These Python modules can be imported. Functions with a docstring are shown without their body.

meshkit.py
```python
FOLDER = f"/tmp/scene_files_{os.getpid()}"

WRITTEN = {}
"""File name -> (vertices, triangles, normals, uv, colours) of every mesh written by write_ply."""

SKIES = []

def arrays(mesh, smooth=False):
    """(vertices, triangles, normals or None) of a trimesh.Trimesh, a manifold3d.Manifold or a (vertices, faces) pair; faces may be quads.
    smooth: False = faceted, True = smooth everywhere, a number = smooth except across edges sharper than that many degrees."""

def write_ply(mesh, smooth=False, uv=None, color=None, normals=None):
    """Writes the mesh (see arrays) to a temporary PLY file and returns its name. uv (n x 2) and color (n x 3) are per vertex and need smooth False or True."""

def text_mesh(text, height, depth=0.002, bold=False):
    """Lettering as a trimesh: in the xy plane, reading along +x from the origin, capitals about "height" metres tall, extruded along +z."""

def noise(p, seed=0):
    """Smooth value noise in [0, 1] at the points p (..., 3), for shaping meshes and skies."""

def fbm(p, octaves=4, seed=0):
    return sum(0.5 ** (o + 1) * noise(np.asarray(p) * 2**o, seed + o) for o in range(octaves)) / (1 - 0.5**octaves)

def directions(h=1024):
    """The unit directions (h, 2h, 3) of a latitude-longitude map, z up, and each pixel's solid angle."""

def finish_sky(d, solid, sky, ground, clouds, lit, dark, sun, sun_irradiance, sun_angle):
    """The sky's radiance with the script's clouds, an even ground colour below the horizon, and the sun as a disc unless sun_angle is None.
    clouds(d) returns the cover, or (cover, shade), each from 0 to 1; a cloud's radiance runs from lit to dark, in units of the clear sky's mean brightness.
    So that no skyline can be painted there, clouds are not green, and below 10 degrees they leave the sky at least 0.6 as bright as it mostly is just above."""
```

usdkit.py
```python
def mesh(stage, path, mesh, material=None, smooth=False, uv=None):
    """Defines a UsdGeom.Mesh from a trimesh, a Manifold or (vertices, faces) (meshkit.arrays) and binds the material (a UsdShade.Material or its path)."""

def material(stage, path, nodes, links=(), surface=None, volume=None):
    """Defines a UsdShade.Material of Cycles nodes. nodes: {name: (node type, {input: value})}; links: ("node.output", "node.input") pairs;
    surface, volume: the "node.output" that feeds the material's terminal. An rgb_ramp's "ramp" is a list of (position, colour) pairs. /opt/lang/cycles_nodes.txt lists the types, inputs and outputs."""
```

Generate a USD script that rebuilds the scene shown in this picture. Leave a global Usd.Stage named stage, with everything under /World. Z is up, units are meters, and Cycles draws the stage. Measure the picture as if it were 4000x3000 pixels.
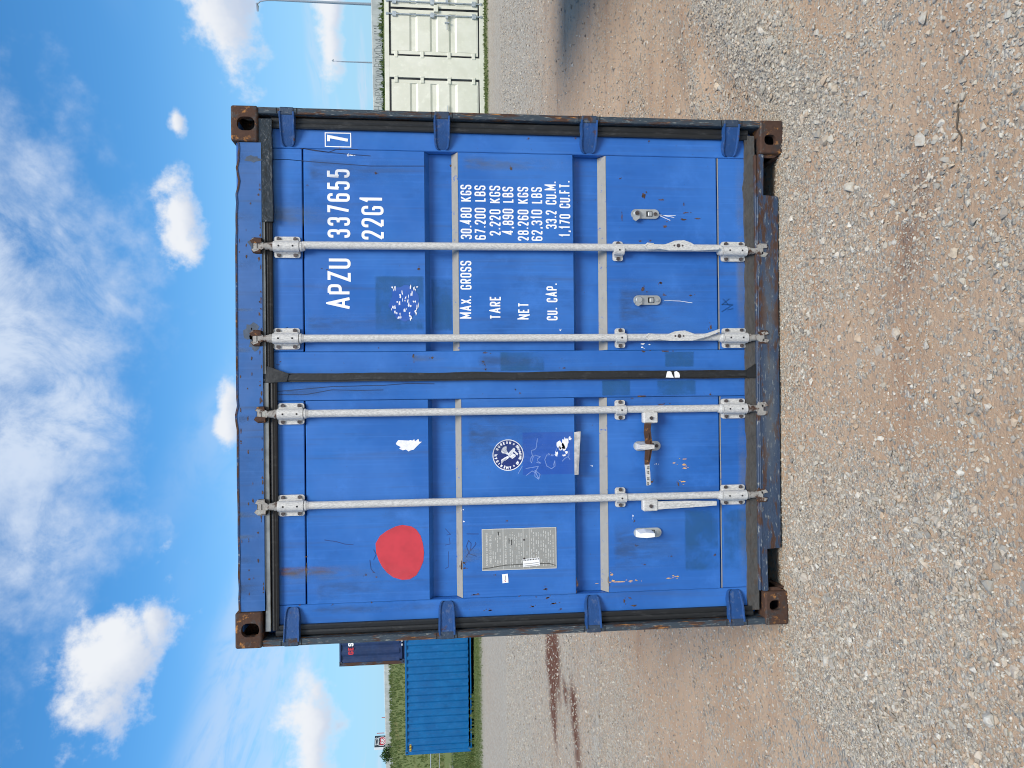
import math, random
import numpy as np, trimesh, manifold3d, usdkit, meshkit
from shapely.geometry import Polygon, LineString, Point, box as sbox
from shapely.ops import unary_union
from shapely import affinity
from pxr import Usd, UsdGeom, UsdLux, UsdShade, Gf, Vt, Sdf

stage = Usd.Stage.CreateInMemory()
UsdGeom.SetStageUpAxis(stage, UsdGeom.Tokens.z); UsdGeom.SetStageMetersPerUnit(stage, 1)
UsdGeom.Xform.Define(stage, '/World'); UsdGeom.Scope.Define(stage, '/World/Looks')
PI = math.pi

# ---------------------------------------------------------------- camera, sky, sun, exposure
CAM_POS, YAW, PITCH, ROLL, F = (-0.0579, -3.5488, 1.7219), 0.003765, -0.10858, -0.009614, 0.75
EXPOSURE = 0.75
SUN = np.array([0.20, -0.62, 0.76]); SUN /= np.linalg.norm(SUN)
SUN_INTENSITY, SUN_ANGLE, SKY_STRENGTH = 0.62, 24.0, 0.09
fw = np.array([math.sin(YAW)*math.cos(PITCH), math.cos(YAW)*math.cos(PITCH), math.sin(PITCH)])
rt = np.cross(fw, [0, 0, 1]); rt /= np.linalg.norm(rt); up = np.cross(rt, fw)
r2, u2 = math.cos(ROLL)*rt+math.sin(ROLL)*up, -math.sin(ROLL)*rt+math.cos(ROLL)*up
cam = UsdGeom.Camera.Define(stage, '/World/camera')          # the phone was held on its side: the picture's right is the world's down
X, Y, Z = -u2, r2, -fw
cam.AddTransformOp().Set(Gf.Matrix4d(*X, 0, *Y, 0, *Z, 0, *CAM_POS, 1))
cam.CreateHorizontalApertureAttr(36.0); cam.CreateVerticalApertureAttr(27.0); cam.CreateFocalLengthAttr(36.0*F)
cam.CreateClippingRangeAttr(Gf.Vec2f(0.05, 5000)); cam.CreateExposureAttr(EXPOSURE)


class Ref(str): pass
class G:
    """A small builder of Cycles node graphs."""
    def __init__(s): s.nodes, s.links = {}, []
    def __call__(s, kind, out, **kw):
        n = f'n{len(s.nodes)}'; inp = {}
        for k, v in kw.items():
            if isinstance(v, Ref): s.links.append((str(v), f'{n}.{k}'))
            else: inp[k] = v
        s.nodes[n] = (kind, inp)
        return Ref(f'{n}.{out}')
    def math(s, t, a, b=0.0, clamp=False): return s('math', 'value', math_type=t, value1=a, value2=b, use_clamp=clamp)
    def pos(s): return s('geometry', 'position')
    def map(s, v, scale=(1, 1, 1), rot=(0, 0, 0), loc=(0, 0, 0)): return s('mapping', 'vector', mapping_type='point', vector=v, scale=scale, rotation=rot, location=loc)
    def noise(s, v, scale, detail=4.0, rough=0.55, dist=0.0): return s('noise_texture', 'fac', vector=v, scale=scale, detail=detail, roughness=rough, distortion=dist)
    def step(s, v, a, b, lo=0.0, hi=1.0): return s('map_range', 'result', range_type='smoothstep', value=v, from_min=a, from_max=b, to_min=lo, to_max=hi, clamp=True)
    def mix(s, f, a, b, mode='mix'): return s('mix_color', 'result', blend_type=mode, fac=f, a=a, b=b)
    def ramp(s, f, stops): return s('rgb_ramp', 'color', fac=f, ramp=stops)
    def bump(s, h, strength, dist): return s('bump', 'normal', height=h, strength=strength, distance=dist)
    def pbr(s, **kw): return s('principled_bsdf', 'BSDF', **kw)
    def make(s, name, surface=None, volume=None):
        return usdkit.material(stage, f'/World/Looks/{name}', s.nodes, s.links, surface=surface and str(surface), volume=volume and str(volume))


# sky: physical sky, cumulus heaps and veils of high cloud in the dome's own material
CLOUDS = [((-0.2983, 0.889, 0.3473), 0.080, 0.047, -0.5), ((-0.2636, 0.9123, 0.3135), 0.036, 0.017, 0.15), ((0.2026, 0.937, 0.2845), 0.050, 0.023, 0.1), ((0.4045, 0.8864, 0.2251), 0.070, 0.033, 0.35),
          ((0.3082, 0.9088, 0.2811), 0.019, 0.010, 0), ((-0.0328, 0.9693, 0.2436), 0.040, 0.018, 0), ((-0.4244, 0.8953, 0.132), 0.125, 0.032, 0.12), ((0.4372, 0.8929, 0.1041), 0.075, 0.016, -.1)]
g = G()
d = g('texture_coordinate', 'generated')
sky = g('sky_texture', 'color', sky_type='single_scattering', sun_disc=False, sun_elevation=math.asin(SUN[2]), sun_rotation=math.atan2(SUN[0], SUN[1]), air_density=1.0, aerosol_density=1.0, ozone_density=1.6)
SKY_SAT, SKY_VAL = 1.36, 1.14
sky = g('hsv', 'color', saturation=SKY_SAT, value=SKY_VAL, hue=0.5, fac=1.0, color=sky)
sep = g('separate_xyz', 'z', vector=d)
zz = g.math('maximum', sep, 0.02)
n1 = g.noise(d, 14.0, 9.0, 0.6); n2 = g.noise(d, 45.0, 6.0, 0.6)
warp = g.math('add', g.math('multiply', g.math('subtract', n1, 0.5), 3.0), g.math('multiply', g.math('subtract', n2, 0.5), 0.9))
cover, shade = None, None
for c, ra, rb, tilt in CLOUDS:
    c = np.array(c); c /= np.linalg.norm(c); e1 = np.cross(c, [0, 0, 1]); e1 /= np.linalg.norm(e1); e2 = np.cross(e1, c)
    e1, e2 = math.cos(tilt)*e1+math.sin(tilt)*e2, math.cos(tilt)*e2-math.sin(tilt)*e1
    a = g.math('divide', g('vector_math', 'value', math_type='dot_product', vector1=d, vector2=tuple(e1)), ra)
    b = g.math('divide', g('vector_math', 'value', math_type='dot_product', vector1=d, vector2=tuple(e2)), rb)
    fr = g.math('greater_than', g('vector_math', 'value', math_type='dot_product', vector1=d, vector2=tuple(c)), 0.2)
    q = g.math('sqrt', g.math('add', g.math('multiply', a, a), g.math('multiply', b, b)))
    q = g.math('subtract', q, warp)
    m = g.math('multiply', g.step(q, 1.22, 0.40), fr)
    sh = g.math('multiply', m, g.step(g.math('add', b, g.math('multiply', warp, .5)), 0.35, -0.9))
    cover = m if cover is None else g.math('maximum', cover, m)
    shade = sh if shade is None else g.math('maximum', shade, sh)
# veils: a flat layer seen in perspective, the same all round
flat = g('vector_math', 'vector', math_type='divide', vector1=d, vector2=g('combine_xyz', 'vector', x=zz, y=zz, z=zz))
lay = g.map(flat, scale=(1.0, .55, 1.0), rot=(0, 0, 0.5), loc=(3.1, 0.4, 0))
big = g.noise(lay, 0.55, 2.0, 0.5)
fine = g.noise(g.map(flat, scale=(1.0, .34, 1.0), rot=(0, 0, 1.05)), 4.6, 8.0, 0.66, 0.5)
c = np.array([0.015, 0.886, 0.463]); c /= np.linalg.norm(c); e1 = np.cross(c, [0, 0, 1]); e1 /= np.linalg.norm(e1); e2 = np.cross(e1, c)
a = g.math('divide', g('vector_math', 'value', math_type='dot_product', vector1=d, vector2=tuple(e1)), 0.31)
b = g.math('divide', g('vector_math', 'value', math_type='dot_product', vector1=d, vector2=tuple(e2)), 0.16)
q = g.math('subtract', g.math('sqrt', g.math('add', g.math('multiply', a, a), g.math('multiply', b, b))), g.math('multiply', warp, .45))
sheet = g.math('multiply', g.step(q, 1.15, .25), g.math('greater_than', g('vector_math', 'value', math_type='dot_product', vector1=d, vector2=tuple(c)), 0.2))
veil = g.math('maximum', g.math('multiply', g.step(big, 0.52, 0.70), .55), sheet)
veil = g.math('multiply', g.math('multiply', veil, g.step(fine, 0.24, 0.60)), .95)
lowhaze = g.step(sep, 0.34, 0.0, 0.0, 0.85)
clear = g.mix(1.0, sky, (.90, 1.06, 1.08), 'multiply')
CL_LIT, CL_DARK = (5.7, 5.9, 6.2), (3.5, 4.1, 5.2)
HAZE = (2.2, 4.0, 5.8)
col = g.mix(lowhaze, clear, HAZE)
col = g.mix(veil, col, (4.3, 5.0, 6.1))
col = g.mix(cover, col, g.mix(shade, CL_LIT, CL_DARK))
dome = UsdLux.DomeLight.Define(stage, '/World/sky')
sky_mat = g.make('sky_material', g('background_shader', 'background', color=col, strength=SKY_STRENGTH))
UsdShade.MaterialBindingAPI.Apply(dome.GetPrim()).Bind(sky_mat)
dome.GetPrim().SetCustomDataByKey('kind', 'structure')
sun = UsdLux.DistantLight.Define(stage, '/World/sun')
sun.CreateIntensityAttr(SUN_INTENSITY); sun.CreateAngleAttr(SUN_ANGLE); sun.CreateNormalizeAttr(True); sun.CreateColorAttr(Gf.Vec3f(1.0, 0.93, 0.83))
zx = -SUN; sx = np.cross([0, 0, 1], SUN); sx /= np.linalg.norm(sx); sy = np.cross(SUN, sx)
sun.AddTransformOp().Set(Gf.Matrix4d(*sx, 0, *sy, 0, *SUN, 0, 0, 0, 0, 1))

# ---------------------------------------------------------------- helpers
_used = {}
def path_of(parent, name):
    base = parent.GetPath().pathString if parent is not None else '/World'
    k = _used.get((base, name), 0); _used[(base, name)] = k+1
    return f'{base}/{name}' + (f'_{k:03d}' if k else '')
def tag(o, label=None, cat=None, group=None, kind=None):
    p = o.GetPrim()
    for k, v in (('label', label), ('category', cat), ('group', group), ('kind', kind)):
        if v: p.SetCustomDataByKey(k, v)
    return p
def obj(name, mesh, m, parent=None, smooth=False, label=None, cat=None, group=None, kind=None, uv=None):
    if isinstance(mesh, list): mesh = cat_(mesh)
    o = usdkit.mesh(stage, path_of(parent, name), mesh, m, smooth=smooth, uv=uv)
    return tag(o, label, cat, group, kind)
def thing(name, label, cat, loc=(0, 0, 0), rotz=0.0, group=None, kind=None):
    x = UsdGeom.Xform.Define(stage, path_of(None, name))
    x.AddTranslateOp().Set(Gf.Vec3d(*loc))
    if rotz: x.AddRotateZOp().Set(math.degrees(rotz))
    return tag(x, label, cat, group, kind)
def copy_of(src, name, label, loc, rotz=0.0, cat=None, group=None):
    t = thing(name, label, cat, loc, rotz, group)
    t.GetReferences().AddInternalReference(src.GetPath()); t.SetInstanceable(True)
    return t
def T(v, f): return trimesh.Trimesh(np.asarray(v, float), np.asarray(f), process=False)
def cat_(ms): return trimesh.util.concatenate([m if isinstance(m, trimesh.Trimesh) else T(*meshkit.arrays(m)[:2]) for m in ms])
def mf(m): return T(*meshkit.arrays(m)[:2])
def hull(pts): return trimesh.convex.convex_hull(np.asarray(pts, float))
def box(x0, x1, y0, y1, z0, z1, c=0.0):
    """A box with chamfered edges."""
    lo, hi = np.array([min(x0, x1), min(y0, y1), min(z0, z1)]), np.array([max(x0, x1), max(y0, y1), max(z0, z1)])
    c = min(c, *(0.45*(hi-lo)))
    if c <= 0:
        m = trimesh.creation.box(extents=hi-lo); m.apply_translation((lo+hi)/2); return m
    pts = []
    for s in np.ndindex(2, 2, 2):
        p = np.where(np.array(s) == 1, hi, lo); inn = np.where(np.array(s) == 1, -c, c)
        for k in range(3):
            q = p+inn; q[k] = p[k]; pts.append(q)
    return hull(pts)
def cyl(p, q, r, r1=None, n=20):
    """A (tapered) cylinder from p to q."""
    p, q = np.asarray(p, float), np.asarray(q, float); r1 = r if r1 is None else r1
    w = (q-p)/np.linalg.norm(q-p); a = np.cross(w, [0, 0, 1] if abs(w[2]) < .9 else [1, 0, 0]); a /= np.linalg.norm(a); b = np.cross(w, a)
    t = np.arange(n)*2*PI/n; ring = np.outer(np.cos(t), a)+np.outer(np.sin(t), b)
    v = np.vstack([p+r*ring, q+r1*ring, [p], [q]]); f = []
    for i in range(n):
        j = (i+1) % n
        f += [(i, j, n+j), (i, n+j, n+i), (2*n, j, i), (2*n+1, n+i, n+j)]
    return T(v, f)
def lathe(profile, at=(0, 0, 0), axis='z', n=24):
    """Revolves (r, h) pairs about an axis through at."""
    pr = np.asarray(profile, float); t = np.arange(n)*2*PI/n; k = len(pr)
    v = np.stack([np.outer(np.cos(t), pr[:, 0]), np.outer(np.sin(t), pr[:, 0]), np.tile(pr[:, 1], (n, 1))], -1).reshape(-1, 3)
    f = []
    for i in range(n):
        j = (i+1) % n
        for m in range(k-1):
            f += [(i*k+m, j*k+m, j*k+m+1), (i*k+m, j*k+m+1, i*k+m+1)]
    c = len(v); v = np.vstack([v, [[0, 0, pr[0, 1]], [0, 0, pr[-1, 1]]]])
    for i in range(n):
        j = (i+1) % n; f += [(c, j*k, i*k), (c+1, i*k+k-1, j*k+k-1)]
    if axis == 'y': v = np.stack([v[:, 0], -v[:, 2], v[:, 1]], -1)
    return T(v+np.asarray(at), f)
def tube(pts, r, n=8):
    pts = np.asarray(pts, float); rs = np.broadcast_to(r, len(pts)); v, f = [], []
    tan = np.gradient(pts, axis=0); a = None
    for i, p in enumerate(pts):
        w = tan[i]/np.linalg.norm(tan[i])
        if a is None: a = np.cross(w, [0, 0, 1] if abs(w[2]) < .9 else [1, 0, 0])
        a = a-w*(a@w); a /= np.linalg.norm(a); b = np.cross(w, a)
        t = np.arange(n)*2*PI/n
        v.append(p+rs[i]*(np.outer(np.cos(t), a)+np.outer(np.sin(t), b)))
    v = np.vstack(v+[[pts[0]], [pts[-1]]]); N = len(pts)
    for i in range(N-1):
        for k in range(n):
            k1 = (k+1) % n; f += [(i*n+k, i*n+k1, (i+1)*n+k1), (i*n+k, (i+1)*n+k1, (i+1)*n+k)]
    for k in range(n):
        k1 = (k+1) % n; f += [(N*n, k1, k), (N*n+1, (N-1)*n+k, (N-1)*n+k1)]
    return T(v, f)
def face_xz(shape, y_front, thick):
    """A shapely shape drawn in x, z as a slab whose front (towards -y) lies at y_front."""
    if shape.is_empty: return None
    ms = []
    for p in getattr(shape, 'geoms', [shape]):
        if p.geom_type != 'Polygon' or p.area < 1e-9: continue
        m = trimesh.creation.extrude_polygon(p, thick, engine='earcut')
        v = m.vertices; ms.append(T(np.stack([v[:, 0], y_front+thick-v[:, 2], v[:, 1]], -1), m.faces))
    return trimesh.util.concatenate(ms)
def along_x(poly_yz, x0, x1):
    m = trimesh.creation.extrude_polygon(Polygon(poly_yz), x1-x0, engine='earcut'); v = m.vertices
    return T(np.stack([v[:, 2]+x0, v[:, 0], v[:, 1]], -1), m.faces)
def along_z(poly_xy, z0, z1):
    m = trimesh.creation.extrude_polygon(Polygon(poly_xy), z1-z0, engine='earcut'); m.apply_translation((0, 0, z0)); return m
def rbox(x0, z0, x1, z1, r): return sbox(x0+r, z0+r, x1-r, z1-r).buffer(r, quad_segs=5)
def place(m, loc=(0, 0, 0), rot=None):
    m = m.copy()
    if rot is not None: m.apply_transform(trimesh.transformations.euler_matrix(*rot))
    m.apply_translation(loc); return m

# ---- a narrow sign-painter's alphabet, drawn with strokes
def C(*pts): return (pts, 1)
def S(*pts): return (pts, 0)
_O = C((.5, 0), (0, 0), (0, 1), (1, 1), (1, 0), (.5, 0))
GLYPH = {
 'A': [S((0, 0), (.5, 1), (1, 0)), S((.17, .3), (.83, .3))], 'B': [C((0, .5), (1, .5), (1, 0), (0, 0)), C((0, 1), (.93, 1), (.93, .5), (0, .5)), S((0, 0), (0, 1))],
 'C': [C((1, .68), (1, 1), (0, 1), (0, 0), (1, 0), (1, .32))], 'D': [S((0, 0), (0, 1)), C((0, 1), (1, 1), (1, 0), (0, 0))], 'E': [S((1, 1), (0, 1), (0, 0), (1, 0)), S((0, .5), (.8, .5))],
 'F': [S((1, 1), (0, 1), (0, 0)), S((0, .5), (.8, .5))], 'G': [C((1, .72), (1, 1), (0, 1), (0, 0), (1, 0), (1, .45)), S((.55, .45), (1, .45))], 'H': [S((0, 0), (0, 1)), S((1, 0), (1, 1)), S((0, .5), (1, .5))],
 'I': [S((.5, 0), (.5, 1))], 'J': [C((1, 1), (1, 0), (0, 0), (0, .3))], 'K': [S((0, 0), (0, 1)), S((0, .36), (1, 1)), S((.3, .55), (1, 0))], 'L': [S((0, 1), (0, 0), (1, 0))], 'M': [S((0, 0), (0, 1), (.5, .3), (1, 1), (1, 0))],
 'N': [S((0, 0), (0, 1), (1, 0), (1, 1))], 'O': [_O], 'P': [S((0, 0), (0, 1)), C((0, 1), (1, 1), (1, .45), (0, .45))], 'R': [S((0, 0), (0, 1)), C((0, 1), (1, 1), (1, .48), (0, .48)), S((.5, .48), (1, 0))],
 'S': [C((1, .74), (1, 1), (0, 1), (0, .53), (1, .47), (1, 0), (0, 0), (0, .26))], 'T': [S((0, 1), (1, 1)), S((.5, 1), (.5, 0))], 'U': [C((0, 1), (0, 0), (1, 0), (1, 1))], 'V': [S((0, 1), (.5, 0), (1, 1))], 'W': [S((0, 1), (.25, 0), (.5, .8), (.75, 0), (1, 1))],
 'X': [S((0, 0), (1, 1)), S((0, 1), (1, 0))], 'Y': [S((0, 1), (.5, .45), (1, 1)), S((.5, .45), (.5, 0))], 'Z': [S((0, 1), (1, 1), (0, 0), (1, 0))],
 '0': [_O], '1': [S((.1, .74), (.62, 1), (.62, 0))], '2': [C((0, .72), (0, 1), (1, 1), (1, .62), (0, .0)), S((0, 0), (1, 0))], '3': [C((0, .78), (0, 1), (1, 1), (1, .53), (.35, .53)), C((.35, .53), (1, .53), (1, 0), (0, 0), (0, .22))],
 '4': [S((.7, 0), (.7, 1), (0, .25), (1, .25))], '5': [S((.95, 1), (.08, 1), (0, .5)), C((0, .5), (.15, .6), (1, .6), (1, 0), (0, 0), (0, .2))], '6': [C((.5, 0), (0, 0), (0, .56), (1, .56), (1, 0), (.5, 0)), C((0, .4), (0, 1), (1, 1), (1, .8))],
 '7': [S((0, 1), (1, 1), (.3, 0))], '8': [C((.5, .52), (.04, .52), (.04, 1), (.96, 1), (.96, .52), (.5, .52)), C((.5, .52), (0, .52), (0, 0), (1, 0), (1, .52), (.5, .52))], '9': [C((.5, 1), (1, 1), (1, .44), (0, .44), (0, 1), (.5, 1)), C((1, .6), (1, 0), (0, 0), (0, .2))],
 '.': [S((.5, -.02), (.5, .12))], ',': [S((.25, -.12), (.7, .12))], 'e': [C((0, .34), (1, .34), (1, .66), (0, .66), (0, 0), (1, 0), (1, .14))], '*': [S((.5, .3), (.5, .9)), S((.1, .45), (.9, .75)), S((.1, .75), (.9, .45))], '-': [S((0, .5), (1, .5))]}
WIDTH = {'M': 1.35, 'W': 1.45, 'A': 1.2, 'N': 1.1, 'I': .4, '1': .72, '.': .38, ',': .45, ' ': .75, 'K': 1.1, '4': 1.1, 'X': 1.1, 'E': .92, 'L': .88, 'F': .88}
def stroke(pts, rnd, w, h, sw):
    P = [np.array((sw/2+x*(w-sw), sw/2+y*(h-sw))) for x, y in pts]
    if rnd:
        out = [P[0]]
        for i in range(1, len(P)-1):
            a, b, c = P[i-1], P[i], P[i+1]; la, lc = np.linalg.norm(a-b), np.linalg.norm(c-b)
            r = min((w-sw)*.5, la*.5 if 1 < i else la, lc*.5 if i < len(P)-2 else lc)
            p, q = b+(a-b)/la*r, b+(c-b)/lc*r
            for t in np.linspace(0, 1, 6): out.append((1-t)**2*p+2*t*(1-t)*b+t*t*q)
        P = out+[P[-1]]
    P = [p for i, p in enumerate(P) if i == 0 or np.linalg.norm(p-P[i-1]) > 1e-7]
    closed = np.linalg.norm(P[0]-P[-1]) < 1e-7
    return LineString(P).buffer(sw/2, cap_style='round' if closed else 'flat', join_style='round' if rnd else 'mitre', mitre_limit=2.2)
def text_shape(s, x0, x1, z0, h, sw, gap=0.30):
    """The words s as a shape filling x0..x1 with capitals of height h on the line z0."""
    units = sum(WIDTH.get(c, 1.0) for c in s)+gap*(len(s)-1); u = (x1-x0)/units; x, out = x0, []
    for c in s:
        w = WIDTH.get(c, 1.0)*u
        for pts, rnd in GLYPH.get(c, []):
            out.append(affinity.translate(stroke(pts, rnd, max(w, sw*1.02), h, sw), x, z0))
        x += w+gap*u
    return unary_union(out)
def line_shape(pts, w): return LineString(pts).buffer(w/2, cap_style='round', join_style='round', quad_segs=3)
def blob(rng, x, z, rx, rz, n=9, rough=.45):
    t = np.arange(n)*2*PI/n+rng.uniform(0, 1); r = 1-rough*rng.random(n)
    return Polygon(np.stack([x+rx*r*np.cos(t), z+rz*r*np.sin(t)], -1)).buffer(0)

# ---------------------------------------------------------------- materials
M = {}
def streaks(g, sx=1, sy=1, sz=1, scale=1.0, detail=5, rough=.6): return g.noise(g.map(g.pos(), scale=(sx, sy, sz)), scale, detail, rough)
def paint(name, a, b, rough=.42, grime=(.05, .055, .06), grime_amt=.35, speck=True):
    """Weathered container paint: uneven fading, faint runs, a little grime and pinprick scars."""
    g = G(); p = g.pos()
    c = g.mix(g.step(g.noise(p, 2.2, 5, .6), .35, .65), a, b)
    c = g.mix(g.math('multiply', g.step(streaks(g, 26, 26, 1.1, 1.0, 5, .65), .52, .80), grime_amt), c, grime)
    c = g.mix(g.math('multiply', g.step(g.noise(p, 7, 6, .7), .5, .8), .30), c, tuple(min(1, x*1.5+.02) for x in b))
    if speck:
        c = g.mix(g.math('multiply', g.step(g.noise(g.map(p, scale=(1, 1, .45), loc=(9, 2, 5)), 5.5, 7, .68), .54, .74), .45), c, tuple(.55*x for x in a))
        c = g.mix(g.math('multiply', g.step(streaks(g, 90, 90, 1.6, 1.0, 4, .6), .50, .75), .22), c, tuple(min(1, x*1.35+.015) for x in b))
        c = g.mix(g.math('multiply', g.step(g.noise(p, 95, 3, .5), .70, .76), .55), c, grime)
    r = g.step(g.noise(p, 5, 5, .6), .3, .7, rough-.1, rough+.14)
    h = g.math('add', g.noise(p, 3.0, 2, .5), g.math('multiply', g.noise(p, 160, 3, .6), .02))
    M[name] = g.make(name, g.pbr(base_color=c, roughness=r, specular_ior_level=.4, normal=g.bump(h, .35, .012)))
paint('blue_paint', (.015, .105, .375), (.028, .138, .440))
paint('bright_blue_paint', (0, .090, .265), (.001, .110, .305), grime_amt=.3, speck=True)
paint('navy_paint', (.010, .024, .075), (.015, .034, .100), grime_amt=.25, speck=False)
paint('cream_paint', (.58, .575, .47), (.63, .62, .52), rough=.4, grime=(.40, .38, .30), grime_amt=.12, speck=False)
paint('grey_paint', (.25, .26, .27), (.30, .31, .32))
paint('header_paint', (.020, .088, .270), (.035, .115, .320), grime_amt=.55)
paint('teal_repaint', (.010, .085, .215), (.016, .105, .250), grime_amt=.25)
paint('label_blue', (.012, .075, .350), (.03, .10, .36), grime=(.12, .16, .36), grime_amt=.5)

def rust_mix(name, paint_c, rust_amt, grain=(1, 1, 1), scale=9, orange=.35, pale=.2, toward_x=0.0):
    """Bare rust, orange rust and what is left of the paint, in flakes stretched along the grain."""
    g = G(); p = g.pos(); v = g.map(p, scale=grain)
    r = g.mix(g.noise(v, scale*3.1, 6, .7), (.024, .014, .011), (.098, .050, .032))
    r = g.mix(g.math('multiply', g.step(g.noise(g.map(p, scale=grain, loc=(5, 3, 1)), scale*1.9, 7, .68), .57, .66), orange*2), r, (.50, .22, .055))
    pc = g.mix(g.noise(v, scale*2, 5, .6), tuple(x*.55 for x in paint_c), paint_c)
    pc = g.mix(g.math('multiply', g.step(g.noise(g.map(p, scale=grain, loc=(2, 7, 4)), scale*2.6, 6, .7), .56, .64), pale*2), pc, (.33, .34, .31))
    nz = g.noise(g.map(p, scale=grain, loc=(1, 9, 2)), scale, 7, .66)
    if toward_x: nz = g.math('subtract', nz, g.step(g('separate_xyz', 'x', vector=p), -.1, .35, 0, toward_x))
    k = g.step(nz, rust_amt+.05, rust_amt-.05)
    c = g.mix(k, pc, r)
    h = g.noise(v, scale*6, 6, .7)
    M[name] = g.make(name, g.pbr(base_color=c, roughness=g.step(k, 0, 1, .45, .85), specular_ior_level=.3, normal=g.bump(h, .6, .004)))
rust_mix('casting_rust', (.050, .042, .040), .56, scale=14, orange=.30, pale=.15)
rust_mix('post_rust', (.050, .070, .090), .45, grain=(7, 7, 1.0), scale=9, orange=.50, pale=.32)
rust_mix('lug_dark', (.040, .065, .11), .42, scale=18, orange=.12, pale=.1)
rust_mix('sill_worn', (.042, .068, .120), .44, grain=(1.0, 1, 3.6), scale=9.0, orange=.05, pale=.30, toward_x=.055)
rust_mix('header_edge', (.02, .05, .14), .5, scale=12, orange=.2)
rust_mix('cam_metal', (.38, .36, .33), .45, scale=22, orange=.12, pale=.5)
rust_mix('old_rust', (.16, .06, .03), .7, scale=20, orange=.3)
rust_mix('navy_rust', (.05, .06, .09), .55, grain=(1, 1, .5), scale=3, orange=.1)
rust_mix('hinge_worn', (.018, .078, .25), .34, scale=16, orange=.08, pale=.06)

def plain(name, c, rough=.6, metallic=0.0, var=.25, scale=20, grain=(1, 1, 1), bump=0.0, spec=.5):
    g = G(); v = g.map(g.pos(), scale=grain); n = g.noise(v, scale, 5, .62)
    col = g.mix(g.step(n, .3, .7), tuple(x*(1-var) for x in c), tuple(min(1, x*(1+var*.6)) for x in c))
    kw = {}
    if bump: kw['normal'] = g.bump(n, .5, bump)
    M[name] = g.make(name, g.pbr(base_color=col, roughness=rough, metallic=metallic, specular_ior_level=spec, **kw))
plain('white_vinyl', (.80, .81, .82), .4, var=.05)
g = G(); p = g.pos()       # vinyl letters, rubbed through here and there
c = g.mix(g.noise(p, 25, 5, .6), (.70, .72, .74), (.82, .83, .84))
c = g.mix(g.math('multiply', g.step(g.noise(p, 120, 6, .7), .66, .70), .8), c, (.10, .20, .42))
M['lettering_white'] = g.make('lettering_white', g.pbr(base_color=c, roughness=.5))
plain('curled_paper', (.36, .35, .34), .8, var=.4, scale=30)
plain('header_primer', (.055, .080, .120), .7, var=.3)
plain('red_paint', (.47, .030, .045), .55, var=.16, scale=9)
plain('torn_paper', (.74, .75, .78), .8, var=.15, scale=60)
plain('dark_rust', (.085, .045, .028), .9, var=.6, scale=70)
plain('orange_rust', (.62, .36, .15), .9, var=.4, scale=60)
plain('bolt_steel', (.075, .062, .062), .6, .3, var=.5, scale=60)
plain('black_hole', (.006, .006, .007), .9)
plain('crack_dark', (.012, .025, .075), .8, var=.3)
plain('chalk', (.17, .27, .56), .9, var=.2, scale=80)
plain('pen', (.012, .040, .17), .7, var=.2)
plain('emblem_navy', (.006, .022, .150), .45, var=.08)
plain('plate_mark', (.52, .52, .49), .55, var=.15)
plain('plate_dark', (.07, .07, .065), .7, var=.4, scale=50)
plain('zinc', (.45, .48, .49), .42, .55, var=.2, scale=14)
plain('pole_steel', (.33, .36, .40), .45, .4, var=.1)
plain('sign_black', (.035, .04, .05), .4, var=.1)
plain('yellow', (.62, .42, .03), .5, var=.1)
plain('mast_red', (.45, .10, .08), .6); plain('mast_white', (.75, .75, .75), .6)
plain('bark', (.09, .07, .05), .9, var=.4)
plain('asphalt', (.16, .16, .17), .9, var=.2, scale=3)
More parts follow.
